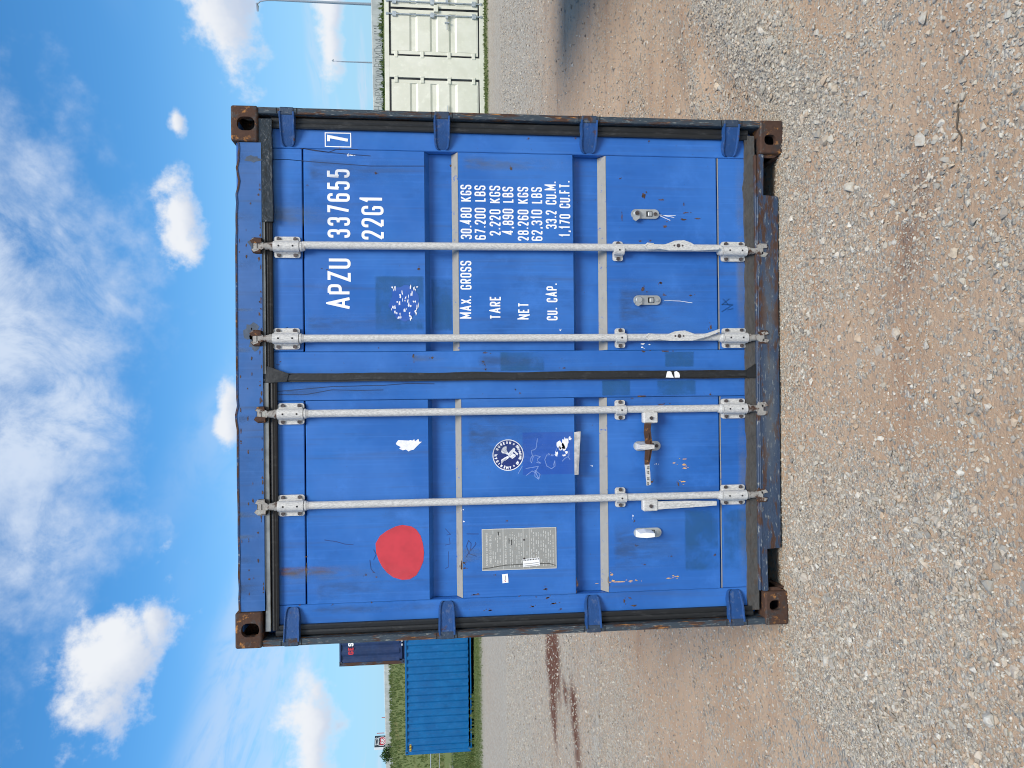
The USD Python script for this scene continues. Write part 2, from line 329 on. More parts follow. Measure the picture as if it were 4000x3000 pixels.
plain('kerb_concrete', (.36, .30, .24), .9, var=.2, scale=3)
plain('ink', (.11, .12, .12), .9, var=.2)

g = G(); p = g.pos()       # rubber: black, dusty where it has been rubbed
c = g.mix(g.math('multiply', g.step(g.noise(g.map(p, scale=(3, 3, 1)), 16, 7, .7), .52, .72), .45), (.008, .009, .010), (.062, .063, .064))
M['rubber'] = g.make('rubber', g.pbr(base_color=c, roughness=.55, normal=g.bump(g.noise(p, 60, 5, .6), .35, .004)))
g = G(); p = g.pos()
c = g.mix(g.noise(g.map(p, scale=(1, 1, 3)), 22, 7, .7), (.020, .019, .018), (.105, .10, .092))
c = g.mix(g.math('multiply', g.step(g.noise(p, 30, 5, .6), .55, .65), .6), c, (.07, .045, .03))
M['old_rubber'] = g.make('old_rubber', g.pbr(base_color=c, roughness=.8, normal=g.bump(g.noise(p, 45, 6, .65), .8, .008)))
plain('lip_grey', (.20, .215, .215), .5, var=.3, scale=14)
plain('tar', (.012, .013, .013), .22, var=.4, scale=30, bump=.012, spec=.6)
g = G(); p = g.pos()       # the locking bars: galvanised, flaked along their length
v = g.map(p, scale=(1.6, 1.6, .5))
c = g.mix(g.step(g.noise(v, 150, 6, .7), .38, .62), (.39, .39, .38), (.58, .575, .55))
c = g.mix(g.math('multiply', g.step(g.noise(g.map(p, scale=(1.6, 1.6, .4), loc=(3, 3, 3)), 170, 6, .7), .60, .68), .6), c, (.10, .12, .15))
c = g.mix(g.math('multiply', g.step(g.noise(p, 9, 4, .6), .55, .75), .35), c, (.50, .46, .40))
M['galvanised'] = g.make('galvanised', g.pbr(base_color=c, roughness=.55, metallic=.0, normal=g.bump(g.noise(v, 70, 5, .7), .5, .002)))
g = G(); p = g.pos()       # dust lying on the sloping ledges
c = g.mix(g.noise(p, 40, 6, .6), (.235, .23, .21), (.31, .305, .285))
c = g.mix(g.math('multiply', g.step(g.noise(g.map(p, scale=(2, 1, 1)), 18, 7, .75), .60, .66), .85), c, (.025, .10, .36))
M['ledge_dust'] = g.make('ledge_dust', g.pbr(base_color=c, roughness=.9, specular_ior_level=.2))
g = G(); p = g.pos()       # data plate
c = g.mix(g.noise(p, 12, 6, .6), (.27, .275, .26), (.36, .36, .335))
c = g.mix(g.math('multiply', g.step(g.noise(p, 55, 4, .6), .66, .72), .6), c, (.22, .15, .08))
M['data_plate'] = g.make('data_plate', g.pbr(base_color=c, roughness=.45, metallic=.35))
g = G(); p = g.pos()       # concrete wall
c = g.mix(g.step(g.noise(p, 1.2, 6, .6), .3, .7), (.42, .43, .41), (.58, .58, .54))
c = g.mix(g.math('multiply', g.step(g.noise(g.map(p, scale=(4, 4, .4)), 1.5, 6, .7), .55, .72), .5), c, (.20, .20, .18))
M['concrete'] = g.make('concrete', g.pbr(base_color=c, roughness=.9, specular_ior_level=.2, normal=g.bump(g.noise(p, 6, 5, .6), .4, .02)))
def leafy(name, a, b, scale=8):
    g = G(); rnd = g('object_info', 'random'); n = g.noise(g.pos(), scale, 4, .6)
    c = g.mix(g.math('multiply', g.math('add', n, rnd), .5), a, b)
    s = g('mix_closure', 'closure', fac=.25, closure1=g.pbr(base_color=c, roughness=.6, specular_ior_level=.25), closure2=g('translucent_bsdf', 'BSDF', color=c))
    M[name] = g.make(name, s)
leafy('grass_blade', (.075, .125, .030), (.175, .205, .070), .8)
leafy('vine_leaf', (.018, .050, .010), (.050, .100, .022))
leafy('shrub_leaf', (.030, .075, .015), (.070, .130, .030))
g = G(); rnd = g('object_info', 'random'); p = g.pos()   # crushed stone, each of its own tone
STONES = [(0, (.37, .335, .265)), (.18, (.50, .475, .40)), (.34, (.25, .243, .215)), (.5, (.60, .575, .50)), (.64, (.42, .315, .215)), (.78, (.44, .42, .36)), (.9, (.16, .156, .145)), (1, (.55, .46, .34))]
c = g.ramp(rnd, STONES)
c = g.mix(g.math('multiply', g.step(g.noise(p, 60, 5, .65), .40, .62), .5), c, (.33, .245, .170))
M['stone'] = g.make('stone', g.pbr(base_color=c, roughness=.9, specular_ior_level=.25, normal=g.bump(g.noise(p, 130, 5, .65), .5, .006)))

# the yard: pink tan dust, grey crushed stone, brown mud; where which lies is stored with the mesh
g = G(); p = g.pos()
stone_amt = g('attribute', 'fac', attribute='gravel'); mud = g('attribute', 'fac', attribute='mud'); green = g('attribute', 'fac', attribute='grass')
flatp = g.map(p, scale=(1, 1, 0))
dust = g.mix(g.step(g.noise(flatp, 1.3, 6, .6), .3, .7), (.405, .265, .162), (.50, .355, .235))
dust = g.mix(g.step(g.noise(g.map(p, scale=(.22, 1.7, 0), rot=(0, 0, .12)), 1.25, 7, .62), .50, .70), dust, (.345, .205, .122))
dust = g.mix(g.math('multiply', g.noise(flatp, 120, 4, .7), .30), dust, (.50, .42, .33))
vo = g('voronoi_texture', 'color', dimensions='3D', feature='f1', vector=flatp, scale=70.0); vd = g('voronoi_texture', 'distance', dimensions='3D', feature='f1', vector=flatp, scale=70.0)
vs = g('separate_xyz', 'x', vector=vo); vs2 = g('separate_xyz', 'y', vector=vo)
grit = g.ramp(vs, STONES)
grit = g.mix(g.math('multiply', g.step(vd, .40, .70), .6), grit, (.24, .18, .13))
vo2 = g('voronoi_texture', 'color', dimensions='3D', feature='f1', vector=flatp, scale=24.0)
grit = g.mix(.45, grit, g.ramp(g('separate_xyz', 'x', vector=vo2), STONES))
thr = g.math('subtract', .81, g.math('multiply', stone_amt, .72))
patch = g.math('add', g.math('multiply', vs2, .55), g.math('multiply', g.noise(flatp, 9, 6, .65), .45))
k = g.step(patch, g.math('subtract', thr, .09), g.math('add', thr, .09))
c = g.mix(k, dust, grit)
c = g.mix(g.math('multiply', mud, g.step(g.noise(g.map(p, scale=(1, 2.5, 0)), 9, 6, .7), .25, .5)), c, (.135, .056, .034))
gc = g.mix(g.noise(flatp, 1.2, 7, .65), (.085, .120, .035), (.180, .200, .080))
gc = g.mix(g.math('multiply', g.step(g.noise(g.map(p, scale=(1, 1, 0), loc=(4, 4, 0)), .22, 6, .65), .5, .7), .6), gc, (.150, .135, .055))
c = g.mix(green, c, gc)
h = g.math('add', g.math('multiply', g.noise(flatp, 38, 7, .72), 1.2), g.math('multiply', g.math('multiply', vd, k), -.9))
M['yard'] = g.make('yard', g.pbr(base_color=c, roughness=.92, specular_ior_level=.15, normal=g.bump(h, .8, .016)))

# ---------------------------------------------------------------- the ground
rng = np.random.default_rng(11)
def noise2(x, y, s, seed=0, oct_=4):
    return meshkit.fbm(np.stack([np.asarray(x)*s+31.7, np.asarray(y)*s+17.3, np.full(np.shape(x), .5)], -1), oct_, seed)
def sstep(v, a, b):
    t = np.clip((np.asarray(v, float)-a)/(b-a), 0, 1); return t*t*(3-2*t)
def wall_y(x): return 61.5-.538*np.asarray(x, float)
def wall_z(x): return 5.05-.0242*np.asarray(x, float)
def rocks_here(x, y):
    """How much of the yard's surface is crushed stone at x, y (0 to 1)."""
    x, y = np.asarray(x, float), np.asarray(y, float)
    n = noise2(x, y, 2.2, 3)-.5; n2 = noise2(x, y, .6, 5)-.5
    a = .30+.95*n+.7*n2
    left = sstep(x, -.05, -.55)*sstep(y, -1.55, -1.15)*sstep(y, .3, -.15)
    a = np.maximum(a, left*(.60+1.2*n))
    front = sstep(y, -.42, -.12)*sstep(y, .12, -.02)*sstep(np.abs(x), 1.6, 1.2)
    a = np.maximum(a, front*(.52+.9*n))
    u = (y-.05)-.95*(x-1.15)
    ridge = np.exp(-((u+.28)/.42)**2)*sstep(x, .85, 1.2)*sstep(x, 3.0, 2.2)
    a = np.maximum(a, ridge*(.95+.5*n))
    ridge2 = np.exp(-((y-.95-.42*(x-1.3))/.22)**2)*sstep(x, 1.1, 1.4)*sstep(x, 3.2, 2.3)
    a = np.maximum(a, ridge2*(.62+.8*n))
    c1 = np.exp(-(((x-.55)/.40)**2+((y+.62+.25*(x-.5))/.20)**2)); a = np.maximum(a, c1*(.45+1.0*n))
    far = sstep(y, 4.0, 10.5)*.80+.55*(noise2(x*.30, y*1.6, 1.0, 9)-.5)
    farl = sstep(-x, 1.5, 3.0)*sstep(y, .8, 3.2)*.62+.65*(noise2(x*.30, y*1.5, 1.0, 8)-.5)
    a = np.where(y > 1.2, np.maximum(a*.6, np.maximum(far, farl*sstep(y, .8, 1.6))), a)
    return np.clip(np.maximum(a, .20+.25*n), 0, 1)
def ground_z(x, y):
    x, y = np.asarray(x, float), np.asarray(y, float)
    z = .018*(noise2(x, y, 1.6, 1)-.5)+.010*(noise2(x, y, 7, 2, 3)-.5)
    under = sstep(y, -.25, .02)*sstep(np.abs(x), 1.7, 1.25)*sstep(y, 6.6, 6.1)
    z = z*(1-.8*under)-.002*under
    u = (y-.05)-.95*(x-1.15)
    z = z+.060*np.exp(-((u+.30)/.38)**2)*sstep(x, 1.15, 1.7)*sstep(x, 3.2, 2.0)
    z = z+.035*np.exp(-((y-.95-.42*(x-1.3))/.22)**2)*sstep(x, 1.2, 1.6)*sstep(x, 3.4, 2.2)
    z = z+(.014+.022*noise2(x, y, 3.0, 33))*sstep(y, -.30, -.02)*sstep(y, .12, .03)*sstep(np.abs(x), 1.25, .85)
    z = z+.05*sstep(-x, 5, 14)*sstep(y, 12, 25)
    s = (y-wall_y(x))/1.1357
    bank = sstep(s, -19, -1.2)*(wall_z(x)-.04)
    return z+bank*(1+.06*(noise2(x, y, .25, 6)-.5)*sstep(s, -3, -9))
def axis(lo, hi, fine_lo, fine_hi, step, grow, cap):
    a = list(np.arange(fine_lo, fine_hi+1e-9, step)); s = step
    while a[-1] < hi: s = min(s*grow, cap); a.append(a[-1]+s)
    s = step; b = []
    x = fine_lo
    while x > lo: s = min(s*grow, cap); x -= s; b.append(x)
    return np.array(b[::-1]+a)
gx = axis(-900, 900, -2.2, 2.6, .028, 1.06, 40); gy = axis(-600, 1500, -2.0, 2.0, .028, 1.055, 40)
GX, GY = np.meshgrid(gx, gy)
GZ = ground_z(GX, GY)
nv, nu = GX.shape; idx = np.arange(nv*nu).reshape(nv, nu)
quads = np.stack([idx[:-1, :-1], idx[:-1, 1:], idx[1:, 1:], idx[1:, :-1]], -1).reshape(-1, 4)
ground = UsdGeom.Xform.Define(stage, '/World/ground'); tag(ground, 'tan dirt yard strewn with grey crushed stone', None, None, 'structure')
soil = obj('soil', (np.stack([GX, GY, GZ], -1).reshape(-1, 3), quads), M['yard'], ground, smooth=True)
def edge_noise(x, y): return 1.6*(noise2(x, y, .35, 4)-.5)+1.0*(noise2(x, y, 1.7, 14)-.5)
GR = sstep(GY+edge_noise(GX, GY), np.where(GX < 0, 21.4, 17.0), np.where(GX < 0, 23.6, 17.9))
def patch_(*poly, soft=.10):
    """A patch of wet mud with a ragged, soft edge."""
    P = Polygon(poly); import shapely
    out = np.zeros(GX.size); near = (GX.ravel() > P.bounds[0]-.6) & (GX.ravel() < P.bounds[2]+.6) & (GY.ravel() > P.bounds[1]-.6) & (GY.ravel() < P.bounds[3]+.6)
    dd = shapely.distance(P, shapely.points(GX.ravel()[near], GY.ravel()[near])); out[near] = 1-np.clip(dd/soft, 0, 1); return out.reshape(GX.shape)
MUD = patch_((-2.9, 7.6), (-3.5, 6.85), (-4.0, 6.72), (-4.5, 6.95), (-5.2, 7.2), (-4.5, 7.55), (-4.15, 7.85), (-3.5, 8.0))
MUD = np.maximum(MUD, patch_((-3.98, 6.45), (-4.2, 6.15), (-4.0, 6.15), (-3.9, 6.4)))
MUD = np.maximum(MUD, patch_((-3.75, 5.75), (-3.78, 5.48), (-4.25, 5.38), (-4.75, 5.35), (-4.3, 5.7), (-3.95, 5.95)))
MUD = np.maximum(MUD, .65*np.exp(-(((GX-.42)/.30)**2+((GY+.92+.3*(GX-.42))/.11)**2))*np.clip(noise2(GX, GY, 5, 22)*2-.3, 0, 1))
api = UsdGeom.PrimvarsAPI(soil)
for nm, val in (('gravel', rocks_here(GX, GY)), ('mud', np.clip(MUD, 0, 1)), ('grass', GR)):
    api.CreatePrimvar(nm, Sdf.ValueTypeNames.FloatArray, 'vertex').Set(Vt.FloatArray.FromNumpy(val.reshape(-1).astype(np.float32)))

def stone_mesh(r, flat=.62, n=13):
    p = r.normal(size=(n, 3)); p /= np.linalg.norm(p, axis=1)[:, None]; p *= r.uniform(.72, 1.0, (n, 1))
    return hull(p*np.array([1.0, r.uniform(.62, .9), flat*r.uniform(.75, 1.1)])*.5)
def instancer(name, protos, mats, pos, ids, quat, scale, parent=None, **kw):
    pth = path_of(parent, name)
    pi = UsdGeom.PointInstancer.Define(stage, pth); targets = []
    for i, (m, mt) in enumerate(zip(protos, mats)):
        q = usdkit.mesh(stage, f'{pth}/shape_{i:03d}', m, mt); targets.append(q.GetPath())
    pi.CreatePrototypesRel().SetTargets(targets)
    pi.CreatePositionsAttr(Vt.Vec3fArray.FromNumpy(np.asarray(pos, np.float32)))
    pi.CreateProtoIndicesAttr(Vt.IntArray.FromNumpy(np.asarray(ids, np.int32)))
    q = np.asarray(quat, float); q /= np.linalg.norm(q, axis=1)[:, None]
    pi.CreateOrientationsAttr(Vt.QuathArray([Gf.Quath(float(a), float(b), float(c_), float(d_)) for a, b, c_, d_ in q]))
    s = np.asarray(scale, float); s = np.repeat(s[:, None], 3, 1) if s.ndim == 1 else s
    pi.CreateScalesAttr(Vt.Vec3fArray.FromNumpy(s.astype(np.float32)))
    return tag(pi, kind='stuff', **kw)
def tilt_quat(r, n, tilt):
    yaw = r.uniform(0, 2*PI, n); ax = r.uniform(0, 2*PI, n); t = r.normal(0, tilt, n)
    a, b, c_ = np.cos(t/2), np.sin(t/2)*np.cos(ax), np.sin(t/2)*np.sin(ax); cy, sy_ = np.cos(yaw/2), np.sin(yaw/2)
    return np.stack([a*cy, b*cy+c_*sy_, c_*cy-b*sy_, a*sy_], -1)
def blocked(x, y):   # inside the big box's footprint where no loose stone could be seen
    return (np.abs(x) < 1.18) & (y > .25) & (y < 6.1)
protos = [stone_mesh(np.random.default_rng(100+i)) for i in range(10)]
P_, S_ = [], []
def scatter(n, x0, x1, y0, y1, smin, smax, power, thin, seed):
    r = np.random.default_rng(seed); x, y = r.uniform(x0, x1, n), r.uniform(y0, y1, n)
    keep = (r.random(n) < rocks_here(x, y)**thin) & ~blocked(x, y)
    x, y = x[keep], y[keep]; s = smin*(smax/smin)**(r.random(len(x))**power)
    front = (np.abs(x) < 1.3) & (y > -.06) & (y < .3); s = np.where(front, np.minimum(s, .016), s)
    P_.append(np.stack([x, y, ground_z(x, y)+s*.10], -1)); S_.append(s)
scatter(125000, -1.6, 1.9, -1.75, .12, .0045, .019, 2.0, .8, 1)
scatter(16000, -1.6, 1.9, -1.75, .12, .015, .042, 2.2, 1.25, 2)
scatter(60000, 1.15, 4.6, .0, 4.2, .010, .040, 2.0, 1.15, 3)
scatter(44000, -4.2, -1.15, .0, 4.2, .010, .034, 2.2, 1.1, 4)
scatter(22000, 1.15, 8.5, 4.0, 14, .025, .06, 2.0, 1.3, 5)
scatter(22000, -8.5, -1.15, 4.0, 14, .025, .055, 2.0, 1.3, 6)
ALLP, ALLS = np.vstack(P_), np.concatenate(S_)
r = np.random.default_rng(7)
instancer('gravel', protos, [M['stone']]*10, ALLP, r.integers(0, 10, len(ALLP)), tilt_quat(r, len(ALLP), .35), ALLS, label='loose grey crushed stone scattered over the dirt yard', cat='gravel')
# the stones one can pick out one by one
r = np.random.default_rng(21); k = 0
while k < 250:
    if r.random() < .70: x, y = r.uniform(-1.35, 1.3), r.uniform(-1.6, -.06)
    else: x, y = r.uniform(1.25, 2.7), r.uniform(-.3, 1.6)
    if r.random() > .25+.75*float(rocks_here(x, y)): continue
    s = .027*(.078/.027)**(r.random()**2.0)
    if y > -.15 and abs(x) < 1.3: s = min(s, .03)
    m = stone_mesh(r, .66, 16); m.apply_transform(trimesh.transformations.euler_matrix(r.normal(0, .25), r.normal(0, .25), r.uniform(0, 6.28))); m.apply_scale(s)
    m.apply_translation((0, 0, -m.bounds[0][2]-.22*s)); m.apply_translation((x, y, float(ground_z(x, y))))
    obj('stone', m, M['stone'], ground); k += 1

# ---------------------------------------------------------------- the blue shipping container, its door end towards us
box_ = thing('shipping_container', 'blue shipping container filling the view, closed double doors with four locking bars', 'shipping container')
# body behind the doors
def corrugated(x_face, out, y0, y1, z0, z1, pitch=.278, depth=.036):
    pts, y = [(x_face, y0)], y0+.04
    while y+pitch < y1:
        pts += [(x_face, y), (x_face-out*depth, y+.068), (x_face-out*depth, y+.140), (x_face, y+.208)]; y += pitch
    pts += [(x_face, y1)]; back = [(a-out*.004, b) for a, b in pts[::-1]]
    return along_z(pts+back, z0, z1)
for s in (1, -1): obj('side_wall', corrugated(s*1.206, s, .16, 5.94, .16, 2.53), M['blue_paint'], box_)
for s in (1, -1):
    obj('bottom_rail', box(s*1.165, s*1.212, .18, 5.9, .02, .162, .006), M['sill_worn'], box_)
    obj('top_rail', box(s*1.15, s*1.210, .18, 5.9, 2.528, 2.588, .006), M['blue_paint'], box_)
obj('roof', box(-1.15, 1.15, .03, 6.0, 2.560, 2.574), M['blue_paint'], box_)
obj('end_wall', box(-1.15, 1.15, 5.95, 6.0, .03, 2.575), M['blue_paint'], box_)
obj('floor', box(-1.163, 1.163, .105, 5.94, .112, .158), M['sill_worn'], box_)
# corner castings with their holes
def ccw(p):
    q = np.array(p.exterior.coords)[:-1]; return q if p.exterior.is_ccw else q[::-1]
def casting(sx, top):
    hx, hz, rx, rz = (1.136, 2.525, .031, .039) if top else (1.124, .068, .025, .0295)
    x0, x1, z0, z1 = 1.057, 1.219, (2.473 if top else 0.0), (2.591 if top else .118)
    def rb(a0, a1, b0, b1, c0, c1, rr):
        return manifold3d.Manifold.batch_hull([manifold3d.Manifold.sphere(rr, 20).translate((a, b, c)) for a in (a0+rr, a1-rr) for b in (b0+rr, b1-rr) for c in (c0+rr, c1-rr)])
    body = rb(x0, x1, 0, .178, z0, z1, .010) + manifold3d.Manifold.cube((.05, .165, z1-z0-.02)).translate((x0, .012, z0+.01))
    inner = manifold3d.Manifold.cube((x1-x0-.052, .122, z1-z0-.034)).translate((x0+.026, .028, z0+.017))
    st = rbox(hx-rx, hz-rz, hx+rx, hz+rz, .88*rx)
    hole = manifold3d.Manifold.extrude(manifold3d.CrossSection([ccw(st)]), .2).rotate((90, 0, 0)).translate((0, .06, 0))
    side = manifold3d.Manifold.extrude(manifold3d.CrossSection([ccw(affinity.scale(Point(.09, (z0+z1)/2).buffer(1, quad_segs=8), .038, .03))]), .08).rotate((90, 0, 90)).translate((x1-.04, 0, 0))
    m = mf(body-inner-hole-side)
    if sx < 0: m.vertices[:, 0] *= -1; m.invert()
    return m
for top in (1, 0):
    for s in (1, -1): obj('corner_casting', casting(s, top), M['casting_rust'], box_, smooth=35)
for s in (1, -1):           # far castings
    for z0, z1 in ((0, .118), (2.473, 2.591)): obj('corner_casting', box(s*1.057, s*1.219, 5.88, 6.058, z0, z1, .01), M['casting_rust'], box_)
# corner posts: rusty outer rim and the channel behind the door edge
for s in (1, -1):
    L = [(1.189, .008), (1.2135, .008), (1.2165, .012), (1.2165, .160), (1.085, .160), (1.085, .128), (1.186, .128), (1.186, .012)]
    m = along_z([(a, b) for a, b in L], .118, 2.473)
    if s < 0: m.vertices[:, 0] *= -1; m.invert()
    post = obj('corner_post', m, M['post_rust'], box_)
    ch = box(1.150, 1.1855, .112, .126, .12, 2.47, .004)
    if s < 0: ch.vertices[:, 0] *= -1; ch.invert()
    obj('channel', ch, M['blue_paint'], post)
    for z in (.206, .309, .905, 1.005, 1.600, 1.695, 2.303, 2.392):
        obj('weld_seam', box(s*1.1885, s*1.2145, .0065, .009, z-.0016, z+.0016), M['black_hole'], post)
# top header with its knocked edge
hx = np.array([-1.055, -1.0, -.95, -.9, -.8, -.7, -.62, -.5, -.35, -.24, -.20, -.17, -.13, -.10, 0, .2, .4, .55, .62, .66, .70, .74, .78, .82, .85, .88, .91, .94, .97, 1.0, 1.03, 1.055])
hz = np.array([2.574, 2.576, 2.573, 2.576, 2.574, 2.576, 2.575, 2.577, 2.577, 2.576, 2.582, 2.583, 2.574, 2.577, 2.577, 2.577, 2.576, 2.576, 2.575, 2.573, 2.574, 2.573, 2.570, 2.573, 2.565, 2.560, 2.566, 2.570, 2.563, 2.562, 2.560, 2.564])
head = obj('header', face_xz(Polygon(list(zip(hx, hz))+[(1.055, 2.462), (-1.055, 2.462)]), .012, .012), M['header_paint'], box_)
v = np.array([(x, y, z+dz) for x, z in zip(hx, hz) for y, dz in ((.009, -.006), (.009, .002), (.060, .004), (.060, -.002))]); f = []
for i in range(len(hx)-1):
    for k in range(4): f += [(4*i+k, 4*i+(k+1) % 4, 4*i+4+(k+1) % 4), (4*i+k, 4*i+4+(k+1) % 4, 4*i+4+k)]
obj('edge_fold', T(v, f), M['header_edge'], head)
# sill with fork pockets, worn by tyres
for_sill = Polygon([(-1.055, .130), (-1.055, .100), (-.852, .104), (-.848, .036), (-.2, .033), (.3, .034), (.852, .030), (.857, .104), (1.055, .100), (1.055, .130)]).buffer(-.008).buffer(.008)
sill = obj('sill', face_xz(for_sill, .006, .012), M['sill_worn'], box_)
obj('step', box(-.845, .85, .0035, .010, .128, .136, .003), M['sill_worn'], sill)
obj('upper_edge', box(-1.055, 1.055, .012, .040, .130, .142, .004), M['sill_worn'], sill)
obj('back_plate', box(-1.16, 1.16, .085, .100, .10, .165), M['sill_worn'], sill)
for s in (1, -1):
    obj('pocket_side', box(s*.846, s*.852, .02, .45, .035, .11), M['sill_worn'], sill)
    obj('pocket_side', box(s*1.042, s*1.050, .03, .45, .01, .11), M['casting_rust'], sill)
    obj('gusset', hull([(s*1.042, .02, .10), (s*1.058, .02, .10), (s*1.042, .02, .045), (s*1.058, .02, .012), (s*1.042, .16, .10), (s*1.058, .16, .10), (s*1.042, .16, .045), (s*1.058, .16, .012)]), M['casting_rust'], sill)

# ---- the two doors: frame of stiles and rails, corrugated panel between them
def door(sgn):
    xi, xo = (.004, 1.136); yf = .050
    ztop, zbot = (2.426, .168) if sgn > 0 else (2.417, .172)
    fx = lambda m: m if sgn > 0 else (m.vertices.__setitem__((slice(None), 0), -m.vertices[:, 0]), m.invert(), m)[2]
    parts = [box(xi, .1120, yf, .10, zbot, ztop, .003), box(1.0450, xo, yf, .10, zbot, ztop, .003),
             box(.1135, 1.0435, yf+.001, .10, 2.288, ztop, .003), box(.1135, 1.0435, yf+.001, .10, zbot, .313, .003)]
    dd = fx(cat_(parts)); dr = obj('door', dd, M['blue_paint'], box_)
    zs = (1.732, 1.709, 1.602, 1.576, 1.030, 1.012, .899, .869) if sgn > 0 else (1.725, 1.705, 1.595, 1.571, 1.034, 1.014, .902, .875)
    y0, y1 = yf+.002, yf+.048
    prof = [(y0+.004, 2.282), (y0, 2.278), (y0, zs[0]), (y1, zs[1]), (y1, zs[2]), (y0, zs[3]), (y0, zs[4]), (y1, zs[5]), (y1, zs[6]), (y0, zs[7]), (y0, .324), (y0+.004, .319)]
    prof += [(.107, .319), (.107, 2.282)]
    obj('panel', fx(along_x(prof, .1135, 1.0435)), M['blue_paint'], dr)
    obj('backing', fx(box(.02, 1.13, .1075, .1105, zbot, ztop)), M['blue_paint'], dr)
    for za, zb in ((zs[3], zs[2]), (zs[7], zs[6])):
        e = .0012
        obj('ledge', fx(along_x([(y0-e, za-.001), (y1-e, zb-.001), (y1-e, zb+.001), (y0-e, za+.001)], .1145, 1.0425)), M['ledge_dust'], dr)
    obj('worn_edge', fx(box(.1145, 1.0425, yf-.0004, yf+.003, .3125, .3165)), M['ledge_dust'], dr)
    return dr
DR = door(1); DL = door(-1)
doors = {1: DR, -1: DL}
# rubber seals
def wavy(x0, x1, zlo, zhi, amp_lo, amp_hi, seed, n=90):
    x = np.linspace(x0, x1, n); r = np.random.default_rng(seed); o = np.cumsum(r.normal(0, 1, (2, n)), 1); o -= np.linspace(0, 1, n)*o[:, -1:]; o = o/np.abs(o).max(1, keepdims=True)
    return Polygon(list(zip(x, zlo+amp_lo*o[0]))+list(zip(x[::-1], (zhi+amp_hi*o[1])[::-1])))
for s in (1, -1):
    dr = doors[s]
    seal = [(1.131, .056), (1.131, .034), (1.137, .030), (1.150, .033), (1.156, .036), (1.164, .032), (1.176, .034), (1.181, .042), (1.181, .056)]
    m = along_z(seal, .165, 2.42)
    if s < 0: m.vertices[:, 0] *= -1; m.invert()
    obj('seal', m, M['rubber'], dr)
    a, b = ((.012, 1.15) if s > 0 else (-1.15, -.012)); dz = 0 if s > 0 else -.010
    z0 = 2.420+dz-(.005 if s < 0 else 0)
    obj('top_seal', along_x([(.030, z0), (.026, z0+.008), (.030, z0+.012), (.026, z0+.020), (.030, z0+.030), (.055, z0+.030), (.055, z0)], a, b), M['rubber'], dr)
    obj('top_lip', face_xz(wavy(a, b, 2.450+dz, 2.4705+dz, .001, .0035, 3+s), .020, .030), M['lip_grey'], dr)
    obj('bottom_seal', face_xz(wavy(a, b, .136, .170, .004, .002, 8+s), .030, .030), M['old_rubber'], dr)
    obj('bottom_lip', face_xz(wavy(a, b, .166, .186 if s > 0 else .189, .002, .006, 12+s), .036, .022), M['old_rubber'], dr)
cs = np.linspace(.165, 2.40, 60); r = np.random.default_rng(4); w1, w2 = (np.convolve(r.normal(0, .0025, 60), np.ones(5)/5, 'same') for _ in (0, 1))
mid = Polygon([(-.026+a, z) for z, a in zip(cs, w1)]+[(.013+a, z) for z, a in zip(cs[::-1], w2)])
obj('centre_seal', [face_xz(mid, .030, .022), face_xz(mid.buffer(-.008), .024, .008)], M['rubber'], DR)
obj('seal_corner', [hull([(-.030, .02, 2.462), (.03, .022, 2.470), (.05, .024, 2.455), (-.028, .018, 2.43), (-.024, .02, 2.36), (.012, .02, 2.35), (.018, .02, 2.42), (-.03, .05, 2.46), (.05, .05, 2.47), (.012, .05, 2.35), (-.024, .05, 2.36)])], M['rubber'], DR)
obj('seal_corner', hull([(-.026, .02, .120), (.05, .022, .132), (.012, .022, .19), (-.024, .022, .19), (-.026, .05, .12), (.05, .05, .13), (.012, .05, .19), (-.024, .05, .19)]), M['rubber'], DR)
obj('tar_patch', face_xz(wavy(.70, 1.165, 2.414, 2.474, .003, .005, 41), .014, .03), M['tar'], DR, label='shiny black tarred stretch of the top seal')
obj('paint_smear', face_xz(Polygon([(-.020, .592), (.008, .585), (.010, .575), (.006, .565), (-.008, .56), (-.022, .553)]), .0231, .001), M['white_vinyl'], DR)
obj('paint_smear', face_xz(Polygon([(-.021, .548), (.006, .550), (.010, .54), (.002, .527), (-.012, .522), (-.021, .524)]), .0231, .001), M['white_vinyl'], DR)

# ---- hinges
def hinge(s, z, h):
    st = [(1.196, h*.5, .003), (1.180, h*.5, .005), (1.165, h*.5, .010), (1.13, h*.48, .013), (1.10, h*.48, .026), (1.075, h*.455, .036), (1.060, h*.41, .041), (1.052, h*.32, .046)]
    v, f = [], []
    for x, hw, y in st:
        e = min(.006, hw*.3)
        v += [(x, y+.020, z-hw), (x, y-.004, z-hw+e*.6), (x, y-.004, z-hw+e*1.4), (x, y+.003, z-hw+e*2.1), (x, y+.003, z+hw-e*2.1), (x, y-.004, z+hw-e*1.4), (x, y-.004, z+hw-e*.6), (x, y+.020, z+hw)]
    n = 8
    for i in range(len(st)-1):
        for k in range(n): f += [(i*n+k, i*n+(k+1) % n, (i+1)*n+(k+1) % n), (i*n+k, (i+1)*n+(k+1) % n, (i+1)*n+k)]
    f += [(0, k+1, k) for k in range(1, n-1)]; b = (len(st)-1)*n; f += [(b, b+k, b+k+1) for k in range(1, n-1)]
    m = T(v, f); trimesh.repair.fix_normals(m)
    lug = box(1.180, 1.2185, .004, .045, z-h*.46, z+h*.46, .006)
    for q in (m, lug):
        if s < 0: q.vertices[:, 0] *= -1; q.invert()
    o = obj('hinge', m, M['hinge_worn'], box_, smooth=40)
    obj('lug', lug, M['lug_dark'], o)
for s, rows in ((1, ((2.348, .074), (1.647, .079), (.954, .086), (.257, .085))), (-1, ((2.347, .077), (1.646, .081), (.957, .081), (.258, .085)))):
    for z, h in rows: hinge(s, z, h)

